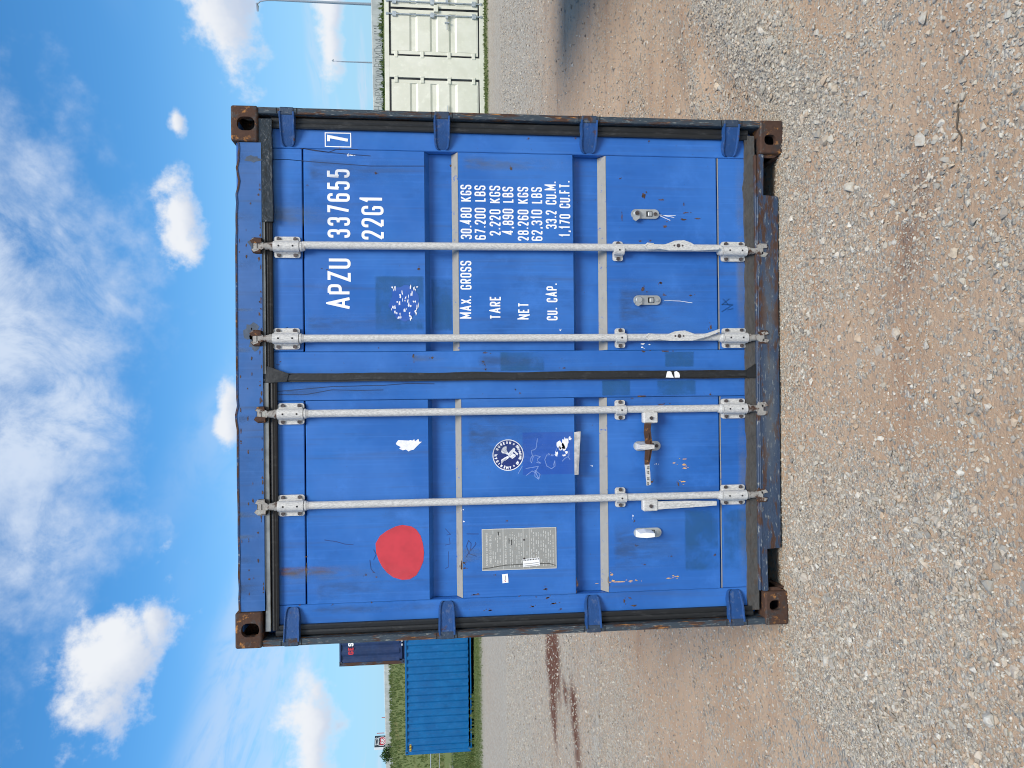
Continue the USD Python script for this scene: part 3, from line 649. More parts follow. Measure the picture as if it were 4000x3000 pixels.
# ---- locking bars
def bolt(x, z, y=.030, r_=.0092):
    t = np.arange(6)*PI/3+x*40
    return face_xz(Polygon(np.stack([x+r_*np.cos(t), z+r_*np.sin(t)], -1)), y, .014)
def bracket(x, z, w, h, bar, br, big):
    o = obj('bearing_bracket', [face_xz(rbox(x-w/2, z-h/2, x+w/2, z+h/2, .011), .038, .008), cyl((x, .022, z-h*.49), (x, .022, z+h*.49), br, n=24), box(x-br*1.25, x+br*1.25, .027, .042, z-h*.46, z+h*.46, .004)], M['galvanised'], bar, smooth=30)
    bs = [(sx, sz) for sx in (-1, 1) for sz in ((-1, 1) if big else (0,))]
    obj('bolts', [bolt(x+sx*.037, z+sz*.037) for sx, sz in bs], M['bolt_steel'], bar)
    obj('oil_holes', [lathe([(.0042, 0), (.0042, .0014)], (x, .022-br+.0004, z+dz), 'y', 10) for dz in ((-.031, .031) if big else (0,))], M['black_hole'], bar)
BARS = [(.6005, 2.3555, .8165, .2455, 1), (.1715, 2.361, .810, .2445, 1), (-.1705, 2.3445, .814, .253, -1), (-.5875, 2.3465, .817, .2595, -1)]
for i, (x, zt, zm, zb, flip) in enumerate(BARS):
    bar = obj('locking_bar', cyl((x-.005*flip if x > .5 else x, .022, zt-.07), (x, .022, zb+.07), .0175, n=24), M['galvanised'], box_, smooth=40)
    if abs(x) > .5: pass
    bracket(x-(.012 if i == 0 else 0), zt, .096, .117, bar, .0245, True); bracket(x-(.016 if i == 0 else .002), zm, .093, .049, bar, .0225, False); bracket(x-(.013 if i == 0 else .003), zb, .095, .120, bar, .0245, True)
    xt, xb = x-(.012 if i == 0 else 0), x-(.013 if i == 0 else .003)
    obj('collar', [cyl((xt, .022, zt-.060), (xt, .022, zt-.069), .0225, n=20), cyl((xt, .022, zt-.069), (xt, .022, zt-.082), .0215, .0175, n=20),
                   cyl((xb, .022, zb+.061), (xb, .022, zb+.071), .0225, n=20), cyl((xb, .022, zb+.071), (xb, .022, zb+.084), .0215, .0175, n=20)], M['galvanised'], bar, smooth=40)
    f1 = flip
    obj('top_cam', [cyl((xt, .022, zt+.058), (xt, .022, zt+.072), .0205, n=16), cyl((xt, .020, zt+.072), (xt, .018, zt+.100), .0175, .015, n=16),
                    hull([(xt+a, y, zt+z) for y in (.004, .026) for a, z in ((-.012, .098), (.014, .098), (-.020, .112), (.022, .112), (-.018, .128), (.018, .128))]),
                    hull([(xt+f1*a, y, zt+z) for y in (.000, .020) for a, z in ((-.016, .126), (.014, .126), (-.020, .140), (.008, .142))]),
                    hull([(xt-f1*a, y, zt+z) for y in (.002, .018) for a, z in ((.012, .120), (.020, .118), (.028, .140), (.018, .150), (.010, .138))]),
                    hull([(xt+f1*a, y, zt+z) for y in (.000, .014) for a, z in ((.016, .116), (.026, .110), (.034, .142), (.026, .152))])], M['cam_metal'], bar)
    obj('bottom_cam', [cyl((xb, .022, zb-.060), (xb, .022, zb-.074), .0205, n=16), cyl((xb, .020, zb-.074), (xb, .016, zb-.104), .0175, .014, n=16),
                       hull([(xb+a, y, zb+z) for y in (.000, .024) for a, z in ((-.013, -.102), (.013, -.102), (-.022, -.118), (.020, -.120), (-.016, -.136), (.016, -.136))]),
                       hull([(xb-f1*a, y, zb+z) for y in (.000, .018) for a, z in ((.006, -.130), (.020, -.126), (.026, -.150), (.012, -.162))]),
                       hull([(xb+f1*a, y, zb+z) for y in (-.002, .014) for a, z in ((.010, -.132), (.024, -.118), (.030, -.146), (.018, -.158))])], M['cam_metal'], bar)
    for zz_, sg in ((zt+.130, 1), (zb-.132, -1)):
        xx = xt if sg > 0 else xb
        obj('keeper', [hull([(xx+f1*a, y, zz_+z) for y, k in ((-.001, .8), (.013, 1)) for a, z in ((.016*k, -.024), (.038*k, -.022), (.040*k, .010), (.028*k, .026), (.012*k, .018))]),
                       hull([(xx-f1*a, y, zz_+z) for y, k in ((.003, .8), (.013, 1)) for a, z in ((.018*k, -.020), (.036*k, -.018), (.034*k, .014), (.020*k, .022))])], M['old_rust'] if (i+(sg < 0)) % 2 == 0 or i == 1 else M['cam_metal'], bar)
        obj('pocket', face_xz(rbox(xx-.036, zz_-.034, xx+.036, zz_+.016, .014), .0105, .002), M['black_hole'], bar)
    if i < 2:      # folded flat handles lying along the right-hand bars
        c0 = [(.700, 0, .016), (.66, .000, .016), (.615, -.004, .018), (.590, -.002, .030), (.560, .004, .042), (.515, .006, .044), (.480, .000, .032), (.455, -.008, .018), (.41, -.008, .013), (.345, -.006 if i == 0 else .030, .009)]
        if i == 1: c0[-2] = (.40, .010, .013); c0[-3] = (.455, -.002, .016)
        L_ = [(x+dx-w/2, z-.006) for z, dx, w in c0]+[(x+dx+w/2, z-.006) for z, dx, w in c0[::-1]]
        h_ = obj('handle', face_xz(Polygon(L_).buffer(.002), -.016, .012), M['galvanised'], bar)
        obj('hook', tube([(x-.010, -.010, .640), (x-.012, -.012, .685), (x, -.014, .700), (x+.012, -.012, .685), (x+.010, -.010, .655)], .0055), M['galvanised'], h_)
        obj('handle_holes', [lathe([(rr, 0), (rr, .0012)], (x+.004, -.0158, z), 'y', 12) for z, rr in ((.536, .009), (.516, .0045), (.556, .0045))], M['bolt_steel'], h_)
    elif i == 2:
        hub = obj('handle_hub', [box(-.236, -.185, -.010, .030, .642, .712, .005), box(-.200, -.160, .008, .034, .652, .704, .004)], M['galvanised'], bar)
        obj('pivot_pin', bolt(-.212, .676, -.017, .009), M['bolt_steel'], hub)
        obj('handle', [face_xz(Polygon([(-.236, .707), (-.236, .676), (-.27, .679), (-.33, .672), (-.355, .672), (-.40, .680), (-.432, .688), (-.432, .708), (-.40, .708), (-.355, .704), (-.33, .704), (-.28, .710)]), -.012, .012), face_xz(Polygon([(-.28, .692), (-.33, .684), (-.36, .684), (-.41, .692), (-.36, .698), (-.33, .699)]), -.017, .010)], M['old_rust'], bar, label='rust brown middle of the sideways door handle')
        gp = obj('handle_end', face_xz(Polygon([(-.432, .708), (-.432, .686), (-.527, .682), (-.530, .700)]), -.0125, .010), M['galvanised'], bar)
        obj('stamped_letters', face_xz(affinity.rotate(text_shape('HH SO  HH 95', -.528, -.438, .6885, .0115, .0022), -1.5, origin=(-.48, .695)), -.0133, .0014), M['plate_dark'], gp)
    else:
        hub = obj('handle_hub', [box(-.652, -.599, -.010, .030, .646, .718, .005), box(-.62, -.578, .008, .034, .656, .710, .004)], M['galvanised'], bar)
        obj('pivot_pin', bolt(-.628, .682, -.017, .009), M['bolt_steel'], hub)
        obj('handle', [face_xz(Polygon([(-.645, .648), (-.608, .648), (-.609, .50), (-.614, .358), (-.634, .358), (-.640, .50)]), -.006, .012), face_xz(Polygon([(-.634, .57), (-.622, .60), (-.618, .52), (-.626, .47)]), -.010, .008)], M['galvanised'], bar)
# handle keepers on the door leaves
for x, z0, z1, s, look in ((.7655, .611, .747, 1, 'open'), (.352, .607, .740, 1, 'shut'), (-.3475, .616, .747, -1, 'over'), (-.763, .616, .750, -1, 'white')):
    kp = obj('handle_keeper', face_xz(rbox(x-.0225, z0, x+.0225, z1, .0215), .042, .011), M['zinc'], doors[s])
    obj('keeper_bolts', [bolt(x, z0+.020, .034, .0085), bolt(x, z1-.024, .020 if look != 'shut' else .030, .011)], M['bolt_steel'] if look in ('open', 'over') else M['zinc'], doors[s])
    obj('keeper_slot', [face_xz(sbox(x-.013, z0+.033, x+.013, z0+.063), .0412, .001)], M['black_hole'], doors[s])
    obj('keeper_stop', box(x-.012, x+.010, .034, .045, z0+.036, z0+.056, .003), M['zinc'], doors[s])
    zc = z1-.024
    if look in ('open', 'shut'):
        k = .9 if look == 'shut' else 1.1
        obj('catch', [lathe([(.017, 0), (.017, .006), (.013, .010)], (x, .036, zc), 'y', 16), hull([(x-a*k, y, zc+b) for y in (.028, .036) for a, b in ((0, .014), (.026, .020), (.034, .006), (.022, -.012), (.006, -.014))])], M['zinc'], doors[s])
    else:
        obj('catch', hull([(x+a, y, zc+b) for y, q in ((-.022, .6), (.036, 1)) for a, b in ((-.016*q, .018*q), (.016*q, .018*q), (-.021*q, -.02), (.021*q, -.02), (-.014*q, -.058), (.014*q, -.058))]), M['white_vinyl'] if look == 'white' else M['galvanised'], doors[s])

# ---- lettering and marks on the doors
W_, EPS = M['lettering_white'], .0011
YP, YS = .052-EPS, .050-EPS       # just proud of the panel / of the frame
def letters(s, x0, x1, z0, h, sw, dr=DR, y=YP, m=W_, gap=.30):
    """One part for each word of the line."""
    wid = lambda t: sum(WIDTH.get(c, 1.0) for c in t)+gap*(len(t)-1)
    u = (x1-x0)/wid(s); x = x0
    for w in s.split(' '):
        obj('lettering', face_xz(text_shape(w, x, x+wid(w)*u, z0, h, sw, gap), y, .0009), m, dr); x += (wid(w)+WIDTH[' ']+2*gap)*u
letters('APZU', .308, .541, 2.0725, .105, .0133, gap=.28); letters('337655', .637, .953, 2.073, .103, .0130, gap=.42); letters('22G1', .630, .831, 1.920, .102, .0130, gap=.34)
letters('7', 1.074, 1.109, 2.073, .101, .0135, y=YS)
obj('number_frame', face_xz(sbox(1.054, 2.065, 1.1215, 2.184).difference(sbox(1.0585, 2.0695, 1.117, 2.1795)), YS, .0009), W_, DR)
SW = .0070
for s, x0, x1, z0 in (('MAX. GROSS', .264, .535, 1.5155), ('30.480 KGS', .637, .892, 1.5115), ('67.200 LBS', .635, .890, 1.4455), ('TARE', .261, .370, 1.378), ('2.220 KGS', .655, .890, 1.3755), ('4,890 LBS', .659, .886, 1.314), ('NET', .260, .340, 1.2445), ('28.260 KGS', .632, .887, 1.2425), ('62,310 LBS', .632, .887, 1.177), ('CU. CAP.', .256, .431, 1.108), ('33.2 CU.M.', .690, .915, 1.108), ('1,170 CU.FT.', .653, .920, 1.042)):
    letters(s, x0, x1, z0, .0525, SW)
RUST = [(0.939,1.954,0.0096,0.0054),(0.495,1.761,0.0072,0.0096),(0.494,2.202,0.0036,0.003),(0.49,2.18,0.003,0.0024),(0.98,1.608,0.0084,0.006),(1.046,2.116,0.0024,0.0054),(0.876,2.267,0.0024,0.0024),(0.09,1.79,0.0144,0.0054),(0.082,1.703,0.0072,0.0072),(0.062,1.465,0.0054,0.0084),(0.103,1.456,0.0036,0.015),(0.025,1.454,0.006,0.0042),(0.053,2.402,0.0036,0.0048),(0.067,2.394,0.003,0.003),(0.035,2.417,0.0042,0.0036),(0.128,1.949,0.003,0.003),(0.049,1.458,0.006,0.0048),(0.856,0.682,0.0171,0.0131),(0.937,0.797,0.0026,0.0079),(0.837,0.598,0.0033,0.0144),(0.817,0.484,0.0105,0.0026),(0.751,0.791,0.0171,0.0039),(0.777,0.474,0.0033,0.0197),(0.742,0.489,0.0046,0.023),(0.749,0.419,0.0039,0.0197),(0.709,0.579,0.0079,0.0144),(0.973,1.324,0.0092,0.0092),(0.942,0.197,0.0046,0.0079),(0.952,0.226,0.0026,0.0059),(0.854,0.313,0.0079,0.0039),(1.118,1.24,0.0039,0.0079),(1.124,1.014,0.0053,0.0053),(1.118,0.655,0.0046,0.0053),(0.436,0.604,0.0059,0.0092),(0.637,0.701,0.0053,0.0079),(0.639,0.653,0.0053,0.0039),(0.405,0.692,0.0158,0.0105),(0.222,0.356,0.0158,0.0066),(0.437,0.603,0.0059,0.0092),(0.376,0.455,0.0066,0.0105),(0.378,0.589,0.0053,0.0118),(0.029,1.081,0.0046,0.0118),(0.106,0.692,0.0053,0.0131),(0.107,0.586,0.0039,0.023),(-0.109,0.704,0.0053,0.0263),(-0.104,0.363,0.0066,0.0053),(-0.071,1.313,0.0053,0.0026),(-0.088,1.292,0.0053,0.0039),(-0.149,0.609,0.0033,0.0197),(-0.535,0.527,0.0131,0.0046),(-0.522,0.658,0.0066,0.0079),(-0.83,2.396,0.0096,0.006),(-0.826,2.288,0.0036,0.012),(-0.803,2.328,0.0036,0.003),(-0.821,2.316,0.0036,0.0072),(-0.885,2.286,0.0241,0.0042),(-0.919,2.016,0.0042,0.0072),(-0.931,1.968,0.003,0.0054),(-0.908,1.981,0.0024,0.0048),(-1.046,2.316,0.003,0.0048),(-0.442,2.409,0.0042,0.0048),(-1.049,2.167,0.0024,0.0036),(-1.047,1.991,0.0024,0.0042),(-0.889,1.576,0.0271,0.0054),(-0.878,1.564,0.006,0.0096),(-0.904,1.561,0.0048,0.0096),(-1.03,1.506,0.0036,0.0211),(-1.106,1.444,0.0036,0.0108),(-0.688,1.359,0.0026,0.0079),(-0.941,1.417,0.0039,0.0039),(-1.017,1.18,0.0046,0.0072),(-1.03,1.519,0.0033,0.0072),(-1.096,1.241,0.0026,0.0072),(-1.085,1.146,0.0033,0.0098),(-1.105,1.443,0.0039,0.0118),(-1.113,1.11,0.0033,0.0053),(-1.057,1.169,0.0023,0.0066),(-1.051,1.224,0.0016,0.0039),(-1.045,1.306,0.002,0.0053),(-1.016,1.176,0.0046,0.0105),(-0.997,1.027,0.023,0.0053),(-1.088,0.8,0.0118,0.0066),(-1.074,0.773,0.0039,0.0092),(-1.111,0.756,0.0033,0.023),(-1.112,1.107,0.0046,0.0046),(-1.056,1.169,0.0033,0.0118),(-1.095,1.243,0.0033,0.0092),(-1.086,1.14,0.0039,0.0158),(-0.989,0.875,0.0263,0.0039),(-0.882,0.566,0.0033,0.0066),(-0.917,0.698,0.0033,0.0079),(-0.826,0.736,0.0033,0.0118),(-0.706,0.745,0.0079,0.0026),(-0.883,0.347,0.0066,0.0066),(-0.933,0.208,0.0039,0.0105),(-0.953,0.211,0.0046,0.0092)]
ORANGE = [(-0.415,0.495,0.0033,0.0118),(-0.442,0.495,0.0059,0.0164),(-0.459,0.495,0.0039,0.0144),(-0.523,0.503,0.0053,0.0144),(-0.989,0.853,0.0053,0.0144),(-0.995,0.82,0.002,0.0394),(-0.993,0.765,0.0033,0.0164),(-0.992,0.738,0.0039,0.0092),(-0.96,0.86,0.0046,0.0118),(-0.987,0.58,0.0026,0.0184),(-0.98,0.536,0.0046,0.0118),(-0.976,0.556,0.0026,0.0053),(-0.433,0.548,0.0033,0.0079)]
WHITE = [(0.143,0.698,0.0053,0.0144),(0.126,0.699,0.0039,0.0092),(0.139,0.661,0.0026,0.0053),(0.209,1.096,0.0046,0.0039),(-0.436,0.635,0.0039,0.0039),(-0.438,0.949,0.0059,0.0026),(-0.681,0.752,0.0066,0.002),(-0.63,1.565,0.0033,0.003),(-0.686,1.562,0.0033,0.0059),(1.02,2.081,0.0054,0.006),(1.019,2.065,0.0024,0.0132)]
VX = [[(0.358,0.292),(0.326,0.261)],[(0.36,0.26),(0.331,0.299),(0.331,0.243)],[(0.331,0.243),(0.297,0.3)],[(0.312,0.243),(0.306,0.271)]]
CHALK = [[(-0.304,1.211),(-0.348,1.218),(-0.356,1.225),(-0.359,1.24),(-0.377,1.238),(-0.39,1.232),(-0.418,1.24),(-0.406,1.247),(-0.387,1.239),(-0.384,1.22),(-0.389,1.197),(-0.4,1.212),(-0.41,1.211),(-0.42,1.197),(-0.417,1.216)],[(-0.444,1.267),(-0.435,1.208),(-0.459,1.221),(-0.496,1.208),(-0.482,1.225),(-0.453,1.224),(-0.473,1.2),(-0.493,1.205),(-0.466,1.221),(-0.456,1.238),(-0.477,1.266)],[(-0.353,1.12),(-0.379,1.127),(-0.387,1.141),(-0.374,1.16)],[(-0.381,1.139),(-0.382,1.167),(-0.404,1.177),(-0.434,1.168),(-0.448,1.145),(-0.435,1.128),(-0.41,1.129),(-0.432,1.136)],[(-0.364,1.06),(-0.39,1.061),(-0.4,1.081),(-0.413,1.093)],[(-0.39,1.067),(-0.405,1.056)],[(-0.433,1.285),(-0.467,1.304)]]
PEN = [[(-0.744,1.549),(-0.746,1.495)],[(-0.85,1.506),(-0.837,1.54),(-0.801,1.552),(-0.775,1.542),(-0.789,1.53),(-0.821,1.533),(-0.85,1.553)],[(-0.821,1.53),(-0.793,1.507),(-0.785,1.51)],[(-0.717,1.649),(-0.744,1.625),(-0.746,1.643)],[(-0.793,1.65),(-0.789,1.628),(-0.76,1.63)],[(-0.902,1.651),(-0.896,1.636),(-0.824,1.635)],[(-0.752,2.202),(-0.761,2.15),(-0.774,2.11),(-0.778,2.073)],[(-0.851,1.998),(-0.892,1.993),(-0.908,1.981)],[(-0.804,1.98),(-0.825,1.969),(-0.851,1.981)]]
SCR = [[(0.765,0.609),(0.753,0.534)],[(0.762,0.609),(0.763,0.527)],[(0.759,0.602),(0.739,0.554)],[(0.351,0.586),(0.349,0.51),(0.34,0.448)]]
CRACK = [[(1.05,2.411),(1.05,2.311),(1.036,2.232),(1.03,2.169),(1.044,2.134),(1.046,2.036)],[(1.046,2.283),(1.034,2.192),(1.029,2.151),(1.022,2.059),(1.018,1.978)],[(0.996,2.549),(0.992,2.471),(0.992,2.346),(0.983,2.209),(0.971,1.979),(0.976,1.727)],[(-0.068,2.406),(-0.061,2.321),(-0.055,2.247),(-0.048,2.161),(-0.047,2.057),(-0.044,2.0),(-0.045,1.93),(-0.037,1.813),(-0.04,1.695)],[(-0.081,2.401),(-0.083,2.276),(-0.063,2.161),(-0.067,2.046),(-0.066,1.93)],[(0.207,2.426),(0.212,2.387),(0.224,2.358)]]
TEAR = [(-0.314,1.874),(-0.299,1.862),(-0.303,1.815),(-0.3,1.807),(-0.303,1.798),(-0.297,1.789),(-0.307,1.786),(-0.295,1.77),(-0.309,1.766),(-0.309,1.754),(-0.319,1.766),(-0.333,1.781),(-0.345,1.792),(-0.348,1.807),(-0.353,1.816),(-0.344,1.828),(-0.347,1.842),(-0.339,1.86),(-0.332,1.851),(-0.321,1.871)]
RED = [(-0.775,1.971),(-0.741,1.951),(-0.718,1.919),(-0.699,1.878),(-0.693,1.848),(-0.701,1.807),(-0.716,1.784),(-0.746,1.764),(-0.782,1.754),(-0.824,1.749),(-0.865,1.753),(-0.9,1.768),(-0.929,1.786),(-0.946,1.816),(-0.948,1.851),(-0.934,1.892),(-0.912,1.92),(-0.882,1.943),(-0.852,1.958),(-0.817,1.969)]
GASKWHITE = [[(-0.023,0.524),(0.01,0.508),(0.012,0.484),(-0.005,0.48),(-0.024,0.498)],[(-0.024,0.474),(0.008,0.477),(0.014,0.463),(0.003,0.446),(-0.017,0.441),(-0.025,0.446)]]
MASK1 = [(0.735,2.416),(0.691,2.417),(0.696,2.28),(0.709,2.154),(0.756,2.154),(0.757,2.28)]

def onframe(x): return abs(x) < .112 or abs(x) > 1.045
def slab(shape, y, t): return face_xz(shape, y, t)
r = np.random.default_rng(77)
for nm, data, mt in (('rust_marks', RUST, 'dark_rust'), ('bare_scars', ORANGE, 'orange_rust'), ('paint_flecks', WHITE, 'white_vinyl')):
    for s in (1, -1):
        ms = []
        for x, z, rx, rz in data:
            if x*s <= 0: continue
            y = YS if onframe(x) else YP
            ms.append(face_xz(blob(r, x, z, max(rx, .003), max(rz, .003), 11, .55), y+.0002, .0008))
            for _ in range(2):
                ms.append(face_xz(blob(r, x+r.normal(0, 1.1)*rx, z+r.normal(0, 1.1)*rz, max(rx*.35, .002), max(rz*.35, .002), 7, .5), y+.0003, .0007))
        if ms: obj(nm, ms, M[mt], doors[s], kind='stuff')
# stains that fade out: a soft mask over the decal's own uv
def stain(name, c, alpha, seed, up_=True, sc=9.0, edge=.45):
    g = G(); uv = g('uvmap', 'UV', attribute='st'); u = g('separate_xyz', 'x', vector=uv); v = g('separate_xyz', 'y', vector=uv)
    a = g.math('multiply', g.step(u, 0, edge), g.step(u, 1, 1-edge))
    a = g.math('multiply', a, g.math('multiply', g.math('power', v, 1.3), g.step(v, 1.0, .93)) if up_ else g.math('multiply', g.step(v, 0, edge), g.step(v, 1, 1-edge)))
    n = g.step(g.noise(g.map(g.pos(), scale=(3.5, 1, .8) if up_ else (1, 1, 1), loc=(seed, 0, 0)), sc, 6, .65), .30, .65)
    a = g.math('multiply', g.math('multiply', a, n), alpha)
    M[name] = g.make(name, g('mix_closure', 'closure', fac=a, closure1=g('transparent_bsdf', 'BSDF', color=(1, 1, 1)), closure2=g.pbr(base_color=c, roughness=.75)))
stain('rust_run', (.11, .115, .09), .42, 1); stain('grime_run', (.035, .07, .14), .50, 4); stain('dull_patch', (.014, .098, .250), .62, 7, False, 5.0, .06); stain('dust_patch', (.16, .17, .17), .40, 9, False, 7.0, .45); stain('rust_streak', (.15, .06, .03), .95, 12, True, 12)
def decal(name, mt, x0, z0, x1, z1, dr, y, parent=None):
    v = [(x0, y, z0), (x1, y, z0), (x1, y, z1), (x0, y, z1)]
    return obj(name, T(v, [(0, 1, 2), (0, 2, 3)]), M[mt], dr, uv=[(0, 0), (1, 0), (1, 1), (0, 1)])
for mt, x0, z0, x1, z1, y in (('rust_run', .665, 2.05, .80, 2.424, .0485), ('grime_run', .20, 1.75, .30, 2.28, .0505), ('grime_run', .86, 1.75, 1.03, 2.27, .0505), ('rust_run', .06, 1.60, .10, 1.80, .0485), ('grime_run', .03, .9, .10, 1.5, .0485), ('rust_run', .95, .90, 1.04, 1.56, .0505), ('grime_run', .15, .33, .5, .82, .0505)): decal('stain', mt, x0, z0, x1, z1, DR, y)
for mt, x0, z0, x1, z1, y in (('rust_streak', -.915, 2.05, -.865, 2.414, .0485), ('rust_run', -.955, 1.75, -.86, 2.40, .0484), ('grime_run', -1.04, 1.74, -.93, 2.25, .0505), ('grime_run', -1.10, 1.1, -1.05, 2.3, .0485), ('rust_run', -.89, 1.40, -.80, 1.572, .0506), ('grime_run', -.98, .36, -.68, .86, .0505), ('grime_run', -.1, 1.8, -.03, 2.4, .0485), ('grime_run', -.45, 1.06, -.12, 1.55, .0505)): decal('stain', mt, x0, z0, x1, z1, DL, y)
for s, (x0, x1) in ((1, (.03, 1.12)), (-1, (-1.12, -.03))): decal('dust_film', 'dust_patch', x0, .170, x1, .235, doors[s], .0478)
for x0, z0, x1, z1, dr, y in ((.016, 1.171, .108, 1.390, DR, .0488), (.030, .440, .106, .591, DR, .0488), (-.106, .757, -.030, .901, DL, .0488), (-.106, .432, -.033, .633, DL, .0488), (-.96, .326, -.656, .501, DL, .0507), (-.96, .18, -.656, .306, DL, .0498)):
    decal('dull_patch', 'dull_patch', x0, z0, x1, z1, dr, y)
decal('dull_patch', 'dull_patch', .206, 1.7345, .468, 1.968, DR, .0507); decal('dull_patch', 'dull_patch', .206, 1.6045, .46, 1.706, DR, .0972)
# header and sill runs
for x, w, z0 in ((.72, .05, 2.47), (.30, .02, 2.47), (.12, .03, 2.47), (-.19, .05, 2.47), (-.62, .04, 2.47), (-.82, .05, 2.47), (-.95, .09, 2.47), (-.72, .03, 2.47), (.98, .12, 2.47), (.5, .05, 2.47)):
    o = decal('stain', 'grime_run' if w > .045 else 'rust_run', x-w/2, z0, x+w/2, 2.573, head, .0108)
decal('dust_film', 'dust_patch', -.84, .036, .84, .126, sill, .0045)
hr = [blob(r, r.uniform(-1.0, .9), r.choice([2.468, 2.475, 2.49, 2.51, 2.53, 2.56], p=[.4, .2, .1, .1, .1, .1]), r.uniform(.004, .016), r.uniform(.002, .006), 9, .6) for _ in range(70)]
obj('rust_marks', face_xz(unary_union(hr), .0112, .0009), M['dark_rust'], head, kind='stuff')
for x, z, a, b in ((.20, 2.51, .05, .045), (.155, 2.50, .05, .03), (.60, 2.50, .03, .03), (.98, 2.50, .02, .05)): obj('worn_patch', face_xz(blob(r, x, z, a, b, 16, .5), .0112, .0009), M['header_primer'], head)
# cracks and dents drawn as dark hair lines, chalk and pen scribbles, scratches
def lines(name, L, w, mt, dr, kind=None):
    ms = []
    for pts in L:
        pts = [p for p in pts if not (.1105 < abs(p[0]) < .1150)]
        if len(pts) < 2: continue
        seg = LineString(pts)
        ms.append(face_xz(seg.buffer(w/2, cap_style='round', quad_segs=2), YP+.0001 if not onframe(pts[len(pts)//2][0]) else YS, .0008))
    return obj(name, ms, M[mt], dr, kind=kind)
lines('crack', CRACK[:3], .0030, 'crack_dark', DR); lines('crack', CRACK[3:], .0030, 'crack_dark', DL)
lines('chalk_scribble', CHALK, .0030, 'chalk', DL); lines('pen_scribble', PEN, .0028, 'pen', DL); lines('scratched_letters', VX, .0026, 'torn_paper', DR); lines('scratches', SCR, .0024, 'torn_paper', DR)
obj('old_label', face_xz(sbox(-.474, 1.040, -.274, 1.282), .0517, .0004), M['label_blue'], DL)
obj('torn_label', [face_xz(blob(r, x, z, a, b, 15, .6), .0508, .0008) for x, z, a, b in ((-.338, 1.098, .030, .024), (-.326, 1.078, .034, .018), (-.352, 1.085, .016, .012), (-.306, 1.056, .012, .010), (-.378, 1.120, .017, .010), (-.350, 1.105, .015, .008), (-.372, 1.072, .010, .009), (-.385, 1.085, .006, .012))], M['torn_paper'], DL)
obj('loose_flap', [hull([(-.478, .046, 1.036), (-.276, .046, 1.036), (-.478, .049, 1.030), (-.276, .049, 1.030), (-.478, .040, 1.018), (-.272, .036, 1.006), (-.478, .043, 1.018), (-.272, .039, 1.006)])], M['curled_paper'], DL)
obj('torn_label', face_xz(Polygon(TEAR).buffer(0), .0508, .0008), M['torn_paper'], DL)
tl = [blob(r, r.uniform(.262, .415), r.uniform(1.762, 1.892), r.uniform(.004, .015), r.uniform(.002, .006), 9, .6) for _ in range(52)]
obj('torn_label', face_xz(unary_union(tl), .0500, .0008), M['torn_paper'], DR)
obj('label_backing', face_xz(blob(r, .338, 1.827, .090, .078, 22, .22), .0503, .0004), M['label_blue'], DR)
obj('painted_disc', face_xz(Polygon(RED).buffer(.012).buffer(-.012), YP, .0009), M['red_paint'], DL, label='hand painted red round patch')
# round emblem
ex, ez, er = -.379, 1.3512, .0735
em = obj('emblem', face_xz(Point(ex, ez).buffer(er-.001, quad_segs=24), .0514, .0005), M['emblem_navy'], DL)
wh = [Point(ex, ez).buffer(er, quad_segs=24).difference(Point(ex, ez).buffer(er-.0036, quad_segs=24))]
def on_circle(s, a0, a1, rad, h, sw, inward):
    out = []; n = len(s)
    for i, c in enumerate(s):
        a = a0+(a1-a0)*(i+.5)/n; w = h*.66*(WIDTH.get(c, 1) if c in 'MI' else 1)
        for pts, rnd in GLYPH.get(c, []):
            q = affinity.translate(stroke(pts, rnd, w, h, sw), -w/2, -h/2); rot = a-90 if not inward else a+90
            q = affinity.rotate(q, rot, origin=(0, 0)); out.append(affinity.translate(q, ex+rad*math.cos(math.radians(a)), ez+rad*math.sin(math.radians(a))))
    return out
wh += on_circle('AMERICAN BUREAU', 197, -17, .0588, .0135, .0036, False)
wh += on_circle('OF SHIPPING', 222, 318, .0588, .0135, .0036, True)
for a in (208, -28):
    cx, cz = ex+.058*math.cos(math.radians(a)), ez+.058*math.sin(math.radians(a)); t = np.arange(10)*PI/5+PI/2; rr = np.where(np.arange(10) % 2 == 0, .006, .0026)
    wh.append(Polygon(np.stack([cx+rr*np.cos(t), cz+rr*np.sin(t)], -1)))
E1 = lambda pts: [(ex+a*.001, ez+b*.001) for a, b in pts]
wing_l = Polygon(E1([(-4, 2), (-12, 18), (-22, 33), (-36, 33), (-40, 30), (-30, 24), (-24, 12), (-14, -2), (-8, -4)]))
wing_r = Polygon(E1([(2, 4), (8, 14), (9, 26), (16, 33), (26, 30), (36, 24), (41, 14), (40, 7), (28, 8), (18, 4), (12, 0), (6, -2)]))
body_ = Polygon(E1([(-10, -6), (2, 2), (12, -4), (22, -14), (30, -24), (26, -32), (20, -28), (16, -22), (6, -24), (2, -34), (-6, -36), (-14, -26), (-22, -12), (-30, -10), (-34, -18), (-26, -24), (-12, -14)]))
head_ = Polygon(E1([(16, -20), (24, -18), (30, -22), (34, -28), (28, -34), (20, -32), (12, -40), (6, -48), (-2, -44), (2, -38), (10, -32)]))
hol = [LineString(E1(q)).buffer(.0007) for q in ([(-36, 31), (-20, 10)], [(-32, 31), (-16, 8)], [(-28, 31), (-13, 8)], [(38, 16), (14, 3)], [(36, 22), (12, 6)], [(30, 27), (10, 9)], [(24, 29), (10, 14)], [(-6, -8), (6, -20)], [(-2, -4), (10, -16)], [(-14, -14), (-4, -30)])]
wh.append(unary_union([q.buffer(0) for q in (wing_l, wing_r, body_, head_)]).difference(unary_union(hol)))
obj('emblem_print', face_xz(unary_union(wh), .0506, .0008), W_, em)
